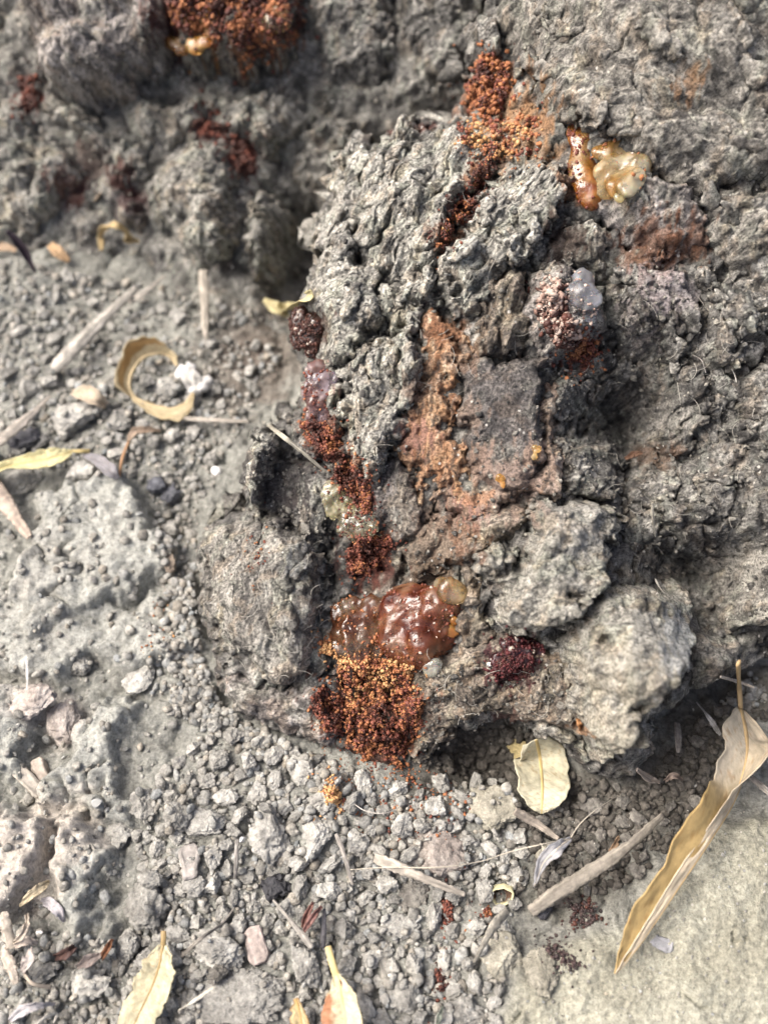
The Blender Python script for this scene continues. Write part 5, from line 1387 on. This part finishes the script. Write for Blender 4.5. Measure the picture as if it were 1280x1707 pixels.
leaf('cream oval husk with curved stalk at the lower left', [(52, 1582, 3), (48, 1600, 5), (38, 1620, 3)], (3, 11, 4), (3, 10, 4), (15,), (15,), col=(0.60, 0.53, 0.42), petiole=[(86, 1646, 2), (55, 1640, 3), (40, 1622, 3)], prad=(0.4, 0.3), rib=None, ribcol=(0.36, 0.31, 0.25), seed=27, n=24)
leaf('whitish papery husk at the bottom left corner', [(18, 1700, 2), (40, 1684, 4), (65, 1676, 4), (92, 1672, 2)], (4, 9, 6, 1), (4, 10, 5, 1), (15,), (25,), col=(0.52, 0.49, 0.43), rib=None, seed=28, n=30)
leaf('papery translucent flake beside the long grey stem', [(950, 1398, 6), (925, 1418, 7), (905, 1440, 5), (890, 1478, 2)], (3, 14, 12, 1), (3, 12, 6, 1), (10,), (25,), col=(0.46, 0.45, 0.40), rib=(0.3, 0.15), ribcol=(0.55, 0.5, 0.42), seed=29, n=30)
leaf('thin brown scrap below the grey stem near the big folded leaf', [(1010, 1430, 3), (1022, 1412, 4), (1030, 1395, 2)], (2, 6, 2), (2, 5, 2), (20,), (30,), col=(0.33, 0.22, 0.12), rib=None, seed=30, n=20)
leaf('green-grey sliver standing between clods at the bottom edge', [(728, 1712, 2), (732, 1695, 5), (738, 1678, 3)], (2, 5, 1), (2, 5, 1), (20,), (20,), col=(0.22, 0.24, 0.17), rib=None, seed=31, n=20)
leaf('orange-brown scale stuck in the dark crack of the trunk', [(1042, 765, 2), (1055, 758, 4), (1070, 755, 2)], (3, 6, 2), (3, 6, 2), (20,), (20,), col=(0.20, 0.11, 0.06), rib=None, seed=32, n=18, group='litter caught on the bark')
leaf('tiny orange flake on the corner of the front bark lump', [(962, 1198, 3), (966, 1210, 4), (970, 1222, 2)], (2, 5, 1), (2, 5, 1), (10,), (10,), col=(0.48, 0.24, 0.09), rib=None, seed=33, n=14, group='litter caught on the bark')

leaf('small cream husk just under the bark lump, beside dark crumbs', [(1060, 1282, 4), (1078, 1296, 5), (1098, 1304, 2)], (3, 8, 2), (3, 7, 2), (30,), (25,), col=(0.52, 0.44, 0.32), rib=None, seed=35, n=20)
leaf('curled brownish husk between the bark lump and the big leaf', [(1108, 1300, 3), (1122, 1292, 6), (1136, 1300, 3)], (3, 7, 2), (3, 6, 2), (40,), (40,), col=(0.40, 0.31, 0.22), rib=None, seed=36, n=20)

GS, BR, PS = (0.29, 0.265, 0.225), (0.24, 0.19, 0.145), (0.52, 0.47, 0.38)
stem('twig', [(884, 1520, 2), (930, 1488, 5), (990, 1450, 7), (1050, 1408, 7), (1105, 1358, 5)], (2.4, 2.3, 2.2, 2.0, 1.4), (0.25, 0.225, 0.185), 'long grey dry stem lying towards the big folded leaf', 1, flat=0.55, col2=(0.2, 0.18, 0.15))
stem('twig', [(624, 1430, 3), (660, 1445, 5), (715, 1468, 5), (775, 1492, 4)], (1.9, 1.7, 1.4, 1.1), (0.36, 0.325, 0.275), 'flat straw-coloured stem lying over the slate-grey clod', 2, flat=0.4)
stem('twig', [(858, 1352, 3), (890, 1370, 5), (930, 1398, 4)], (1.5, 1.3, 1.0), (0.30, 0.26, 0.215), 'short grey-brown stem below the cream leaf tip', 3, flat=0.45)
stem('twig', [(845, 1518, 4), (822, 1545, 5), (805, 1575, 4), (790, 1605, 2)], (1.6, 1.2, 0.9, 0.7), (0.30, 0.28, 0.235), 'forked grey stem running down from the seed cup', 4, flat=0.5)
stem('twig', [(440, 703, 8), (465, 722, 8), (500, 750, 7), (543, 787, 5)], (0.75, 0.8, 0.7, 0.55), (0.36, 0.335, 0.27), 'thin pale twig lying across the dark hollow of the bark', 5, group='litter caught on the bark')
stem('twig', [(-30, 780, 2), (0, 825, 5), (25, 860, 5), (50, 895, 3)], (3.4, 3.2, 2.8, 2.0), (0.40, 0.33, 0.27), 'thick blurred brownish stem end at the left edge', 6, segs=12)
stem('twig', [(90, 615, 3), (130, 575, 6), (180, 525, 7), (228, 480, 4)], (2.9, 2.8, 2.4, 1.8), (0.40, 0.375, 0.33), 'broad blurred pale stem lying diagonally on the far soil', 7, flat=0.5, segs=12)
stem('twig', [(215, 505, 3), (245, 485, 5), (275, 460, 4)], (1.3, 1.1, 0.9), (0.33, 0.305, 0.265), 'thin blurred stem beside the broad pale one', 8)
stem('twig', [(338, 450, 5), (341, 490, 7), (342, 545, 5), (346, 570, 2)], (2.0, 1.8, 1.6, 1.2), (0.36, 0.325, 0.27), 'upright blurred stem at the foot of the far bark lump', 9)
stem('twig', [(-10, 745, 3), (25, 715, 6), (60, 685, 6), (85, 660, 3)], (2.0, 1.9, 1.5, 0.9), (0.36, 0.325, 0.28), 'blurred grey stem above the folded yellow leaf', 10)
stem('twig', [(300, 697, 2), (350, 700, 3), (415, 703, 3)], (0.9, 0.9, 0.8), (0.33, 0.30, 0.255), 'thin blurred straw below the ring-shaped leaf', 11)
stem('thread', [(580, 1450, 2), (650, 1446, 5), (730, 1446, 7), (800, 1436, 8), (850, 1420, 8), (900, 1408, 8), (948, 1398, 7)], (0.22, 0.22, 0.2, 0.2, 0.22, 0.22), PS, 'long pale thread stretched over the stems to the papery flake', 12, cat='fibre', n=60, segs=5)
stem('thread', [(950, 1398, 6), (965, 1375, 8), (990, 1352, 8), (1026, 1328, 5)], (0.25, 0.22, 0.2, 0.15), PS, 'pale thread rising from the papery flake to the dark soil', 13, cat='fibre', segs=5)
stem('straw', [(298, 1684, 3), (322, 1670, 5), (358, 1645, 5)], (0.15, 0.45, 0.5), (0.62, 0.58, 0.48), 'short whitish straw pointing at the largest flat clod', 14)
stem('twig', [(455, 1500, 3), (480, 1530, 4), (505, 1560, 5), (520, 1580, 3)], (0.45, 0.6, 0.9, 1.0), (0.25, 0.235, 0.21), 'thin grey twig right of the brown bark chip', 15)
stem('twig', [(303, 1595, 2), (335, 1565, 4), (370, 1540, 3), (392, 1512, 2)], (0.6, 0.5, 0.4, 0.3), (0.24, 0.22, 0.19), 'thin dark root running above the broad hollow clod', 16)
stem('twig', [(538, 1580, 2), (540, 1550, 4), (541, 1515, 4)], (0.9, 0.9, 0.6), (0.11, 0.105, 0.11), 'dark upright twig beside the reddish bud scales', 17)
stem('twig', [(560, 1390, 3), (572, 1420, 4), (588, 1476, 3)], (0.7, 0.7, 0.6), (0.26, 0.24, 0.215), 'grey twig below the small frass ball', 18)
stem('twig', [(395, 1400, 2), (394, 1440, 3), (392, 1465, 2)], (0.7, 0.7, 0.6), (0.24, 0.225, 0.205), 'short grey rootlet between the clods and the wood chip', 19)
stem('straw', [(1200, 1128, 6), (1228, 1136, 7), (1256, 1146, 5)], (0.5, 0.6, 0.45), (0.60, 0.53, 0.45), 'short pale straw crossing the stalk of the big folded leaf', 20)
stem('straw', [(1160, 1170, 4), (1180, 1195, 6), (1200, 1225, 4)], (0.35, 0.7, 0.9), (0.38, 0.365, 0.34), 'thin grey straw left of the big folded leaf', 21)
stem('twig', [(1245, 1290, 3), (1270, 1312, 4), (1310, 1345, 3)], (1.0, 1.1, 1.0), (0.33, 0.30, 0.26), 'grey stem at the right edge under the big folded leaf', 22)
stem('twig', [(1128, 1205, 3), (1130, 1230, 4), (1130, 1255, 2)], (1.2, 1.2, 1.0), (0.24, 0.215, 0.185), 'short stub of stem under the front bark lump', 23)
stem('straw', [(1086, 838, 6), (1088, 865, 6), (1092, 895, 4)], (0.45, 0.45, 0.35), (0.40, 0.37, 0.30), 'thin straw stuck upright in the bark above the front lumps', 24, group='litter caught on the bark')
stem('straw', [(1092, 965, 5), (1098, 978, 6), (1106, 988, 5)], (0.4, 0.45, 0.4), (0.55, 0.52, 0.45), 'pale splinter on top of the front bark lump', 25, group='litter caught on the bark')
stem('thread', [(20, 1580, 2), (10, 1540, 4), (8, 1520, 3)], (1.6, 1.8, 1.4), (0.46, 0.41, 0.34), 'pale splintered stick at the lower left edge', 26, cat='twig')
stem('twig', [(5, 1585, 2), (18, 1610, 4), (28, 1640, 3)], (1.8, 2.0, 1.4), (0.42, 0.37, 0.31), 'short pale splinter below the husks at the lower left edge', 27, flat=0.5)
stem('straw', [(45, 1095, 3), (46, 1120, 5), (46, 1150, 3)], (0.4, 0.55, 0.35), (0.52, 0.51, 0.48), 'white upright fibre on the pinkish crumbling clod', 28, cat='fibre')
stem('straw', [(40, 1730, 3), (70, 1700, 4), (95, 1690, 3), (90, 1705, 2)], (0.4, 0.5, 0.4), (0.50, 0.47, 0.41), 'curved pale straw at the bottom left corner', 29)
stem('thread', [(590, 1340, 2), (610, 1352, 4), (640, 1356, 4), (668, 1345, 2)], (0.16, 0.16, 0.16), (0.50, 0.46, 0.41), 'fine curved hair on the crumbs below the frass heap', 30, cat='fibre', segs=5)
stem('thread', [(1150, 590, 3), (1168, 600, 5), (1176, 622, 4)], (0.14, 0.14, 0.12), (0.45, 0.42, 0.38), 'fine curved hair on the right-hand bark', 31, cat='fibre', segs=5, group='litter caught on the bark')
stem('thread', [(1219, 615, 3), (1224, 625, 4), (1227, 637, 3)], (0.22, 0.22, 0.2), (0.52, 0.50, 0.45), 'short pale hair in the crack of the right-hand bark', 32, cat='fibre', segs=5, group='litter caught on the bark')


# chips of wood and bark, charcoal and seeds lying on the soil
def chip(name, px, py, rx, ry, rot, col, label, seed, mat='wood', thick=0.4, cat='wood chip', jag=0.5, lift=0.5):
    k = px_mm(px, py)
    V, F = ICO[4]
    V = np.sign(V) * np.abs(V) ** 0.45          # blocky
    V = V / np.abs(V).max()
    V = V * np.array([rx * k, ry * k, rx * k * thick])
    d = np.stack([fbm3(V / 1.8 + seed, 3, seed + i) for i in range(3)], 1)
    V[:, 0] *= 1 + 0.28 * pn2(V[:, 1] / (ry * k) * 1.3 + seed, V[:, 1] * 0 + seed, 31)
    V = V + d * jag * np.array([0.8, 0.8, 0.5]) + 0.35 * jag * np.stack([fbm3(V / 0.7 + seed, 2, seed + 5 + i) for i in range(3)], 1)
    V[:, 2] += 0.25 * jag * ridge2(V[:, 0] / 0.9 + seed, V[:, 1] / 9, 2, seed)
    V[:, 1] += 0.6 * jag * pn2(V[:, 0] / 0.5, V[:, 2] * 0 + seed, 5) * (np.abs(V[:, 1]) > ry * k * 0.7)
    n = pn2(V[:, 0] / 0.6 + seed, V[:, 1] / 6, 11)
    c = np.array(col)[None] * (1 + 0.45 * n)[:, None]
    P = surf(px, py)[0]; P[2] += rx * k * thick * lift
    o = link(name, new_mesh(name, V, F, M[mat], c), None, label, cat, None, loc=P)
    o.rotation_euler = (rs.uniform(-.15, .15), rs.uniform(-.15, .15), rot)
    return o


chip('wood_chip', 318, 1438, 15, 30, 0.12, (0.27, 0.25, 0.23), 'splintered grey wood chip standing among the clods', 1, thick=0.6)
big_clod(322, 1482, 25, 20, 'grey', 'lumpy clod stuck to the foot of the splintered wood chip', 900, hgt=0.7)
chip('bark_chip', 428, 1577, 17, 30, 0.35, (0.29, 0.245, 0.22), 'flat brownish bark chip beside the broad hollow clod', 2, thick=0.5, cat='bark chip', jag=0.35)
chip('wood_chip', 70, 1288, 11, 25, 0.45, (0.33, 0.285, 0.24), 'small pale wooden rod half buried in the crusted soil', 3, thick=0.8)
chip('wood_chip', 50, 1302, 12, 36, 0.85, (0.34, 0.31, 0.265), 'second pale wooden rod lying beside the half buried one', 4, thick=0.7)
chip('charcoal', 462, 1480, 20, 17, 0.5, (0.028, 0.028, 0.032), 'black glinting charcoal lump between the grey clods', 5, mat='char', thick=0.7, cat='charcoal', jag=1.1)
chip('charcoal', 45, 740, 26, 15, 0.4, (0.06, 0.06, 0.068), 'blurred dark grey stone above the folded yellow leaf', 6, mat='char', thick=0.6, cat='stone', jag=0.9)
chip('charcoal', 262, 812, 14, 12, 0.4, (0.10, 0.105, 0.12), 'small bluish-dark stone near the crust edge', 7, mat='char', thick=0.8, cat='stone', jag=0.7)
chip('charcoal', 288, 828, 15, 12, 0.9, (0.085, 0.088, 0.1), 'second bluish-dark stone touching the first', 8, mat='char', thick=0.8, cat='stone', jag=0.7)
chip('charcoal', 905, 1515, 14, 11, 0.9, (0.05, 0.05, 0.058), 'dark stone by the foot of the long grey stem', 9, mat='char', thick=0.7, cat='stone', jag=0.8)
chip('flat_stone', 1102, 1573, 20, 11, -0.4, (0.24, 0.24, 0.245), 'flat bluish-grey chip set in the sandy slab', 10, thick=0.2, cat='stone', jag=0.4, lift=0.0)
chip('wood_chip', 282, 935, 9, 22, 0.35, (0.22, 0.18, 0.14), 'brown sliver in the crack between crust and bark slab', 11, thick=0.7)
chip('wood_chip', 640, 1620, 6, 24, 0.05, (0.22, 0.21, 0.185), 'upright pale splinter right of the angular notched clod', 12, thick=0.7)
for (a, b, r_, lab, sd_) in ((404, 1398, 9, 'white oval grain on the tall crumbling clod', 1), (360, 787, 11, 'bright white pebble near the dark hollow of the bark', 2), (652, 1627, 6, 'tiny white chip on the smooth grey mound', 3), (1068, 1548, 5, 'tiny white grain beside the big folded leaf', 4), (815, 1108, 5, 'tiny white grain beside the crimson frass crust', 5), (67, 1555, 6, 'tiny bluish-white grain among the husks', 6), (163, 1340, 11, 'smooth rounded grey pebble on the crusted soil', 7), (555, 945, 4, 'tiny white grain above the gum smear', 8)):
    k = px_mm(a, b) * r_
    V, F = clod_shape(3, sd_ + 70, 5, 0.5, k, (1, 0.75, 0.7))
    tone_ = (0.30, 0.305, 0.29) if r_ == 11 and sd_ == 7 else (0.72, 0.71, 0.68)
    P = surf(a, b)[0]; P[2] += 0.3 * k
    link('pebble', new_mesh('pebble', V, F, M['fluff'], np.tile(tone_, (len(V), 1))), None, lab, 'pebble', 'white grains and pebbles', loc=P)

# white seed fluff caught on the curled leaf
gum('seed_fluff', [(318, 622, 15, .5), (330, 640, 16, .5), (345, 636, 10, .6), (338, 655, 12, .3), (352, 650, 8, .3)], 'white downy seed fluff caught on the ring-shaped curled leaf', 'fluff', ((0.36, 0.35, 0.32), (0.46, 0.45, 0.43), (0.55, 0.55, 0.53)), 31, amp=1.6, wave=2.2, smooth=2, cat='fluff')['group'] = 'white down'

# small cream seed cup lying open on the soil
P = surf(836, 1492)[0] + np.array([0, 0, 0.9])
nr_, ns_ = 28, 12
th = np.linspace(0, 2 * np.pi, nr_, endpoint=False)
prof = [(1.3, -2.4), (2.0, -2.0), (2.5, -1.0), (2.6, 0.2), (2.75, 1.2), (2.6, 1.4), (2.35, 1.1), (2.2, 0.0), (2.0, -1.0), (1.2, -1.6), (0.3, -1.8)]
V = []; cc = []
for i, (r_, z_) in enumerate(prof):
    for t_ in th:
        rag_ = 1 + 0.10 * math.sin(3 * t_ + 1) + 0.06 * math.sin(7 * t_)
        V.append((r_ * rag_ * math.cos(t_), r_ * rag_ * math.sin(t_) * 0.85, z_ + (0.5 * math.sin(2 * t_ + 2) if 2 < i < 8 else 0)))
        cc.append((0.66, 0.62, 0.38) if i < 7 else (0.12, 0.07, 0.045))
idx = np.arange(len(prof) * nr_).reshape(len(prof), nr_)
F = np.stack([idx[:-1], np.roll(idx[:-1], -1, 1), np.roll(idx[1:], -1, 1), idx[1:]], -1).reshape(-1, 4)
o = link('seed_cup', new_mesh('seed_cup', V, F, M['leaf'], np.array(cc)), None, 'small open cream seed cup with dark inside on the soil', 'seed cup', None, loc=P)
o.rotation_euler = (0.7, -0.35, 0.2); o.scale = (0.8, 0.8, 0.8)

# fine pale fibres matted over the bark
q = np.vstack([pts_in([(340, 870), (545, 900), (545, 1130), (400, 1130)], 60, rs), pts_in([(930, 560), (1280, 450), (1280, 1000), (1050, 930)], 110, rs), pts_in([(520, 380), (700, 220), (900, 280), (900, 600), (600, 800)], 90, rs), pts_in([(700, 1090), (960, 1110), (960, 1210), (720, 1220)], 30, rs)])
P = surf(q[:, 0], q[:, 1], 0.5)
VV, FF, CC = [], [], []
for i, p in enumerate(P):
    L_ = rs.uniform(1.2, 4.5); a_ = rs.uniform(0, 6.28)
    d_ = UN * math.cos(a_) + VN * math.sin(a_)
    e_ = UN * -math.sin(a_) + VN * math.cos(a_)
    t_ = np.linspace(-0.5, 0.5, 7)
    bend = rs.uniform(-1, 1)
    line = p + np.outer(t_ * L_, d_) + np.outer((t_ ** 2) * L_ * bend, e_) + np.outer(0.5 * (0.25 - t_ ** 2) * L_ * 0.5, WN)
    r_ = rs.uniform(0.025, 0.055)
    b0 = len(VV)
    for k_ in range(7):
        for s_ in range(3):
            an = s_ * 2.094
            VV.append(line[k_] + r_ * (e_ * math.cos(an) + WN * math.sin(an)))
            CC.append((0.42, 0.40, 0.35))
    for k_ in range(6):
        for s_ in range(3):
            FF.append((b0 + k_ * 3 + s_, b0 + k_ * 3 + (s_ + 1) % 3, b0 + k_ * 3 + 3 + (s_ + 1) % 3, b0 + k_ * 3 + 3 + s_))
link('plant_fibres', new_mesh('plant_fibres', np.array(VV), np.array(FF), M['wood'], np.array(CC)), None, 'fine pale hair-like fibres matted over the grey bark', 'fibres', kind='stuff')
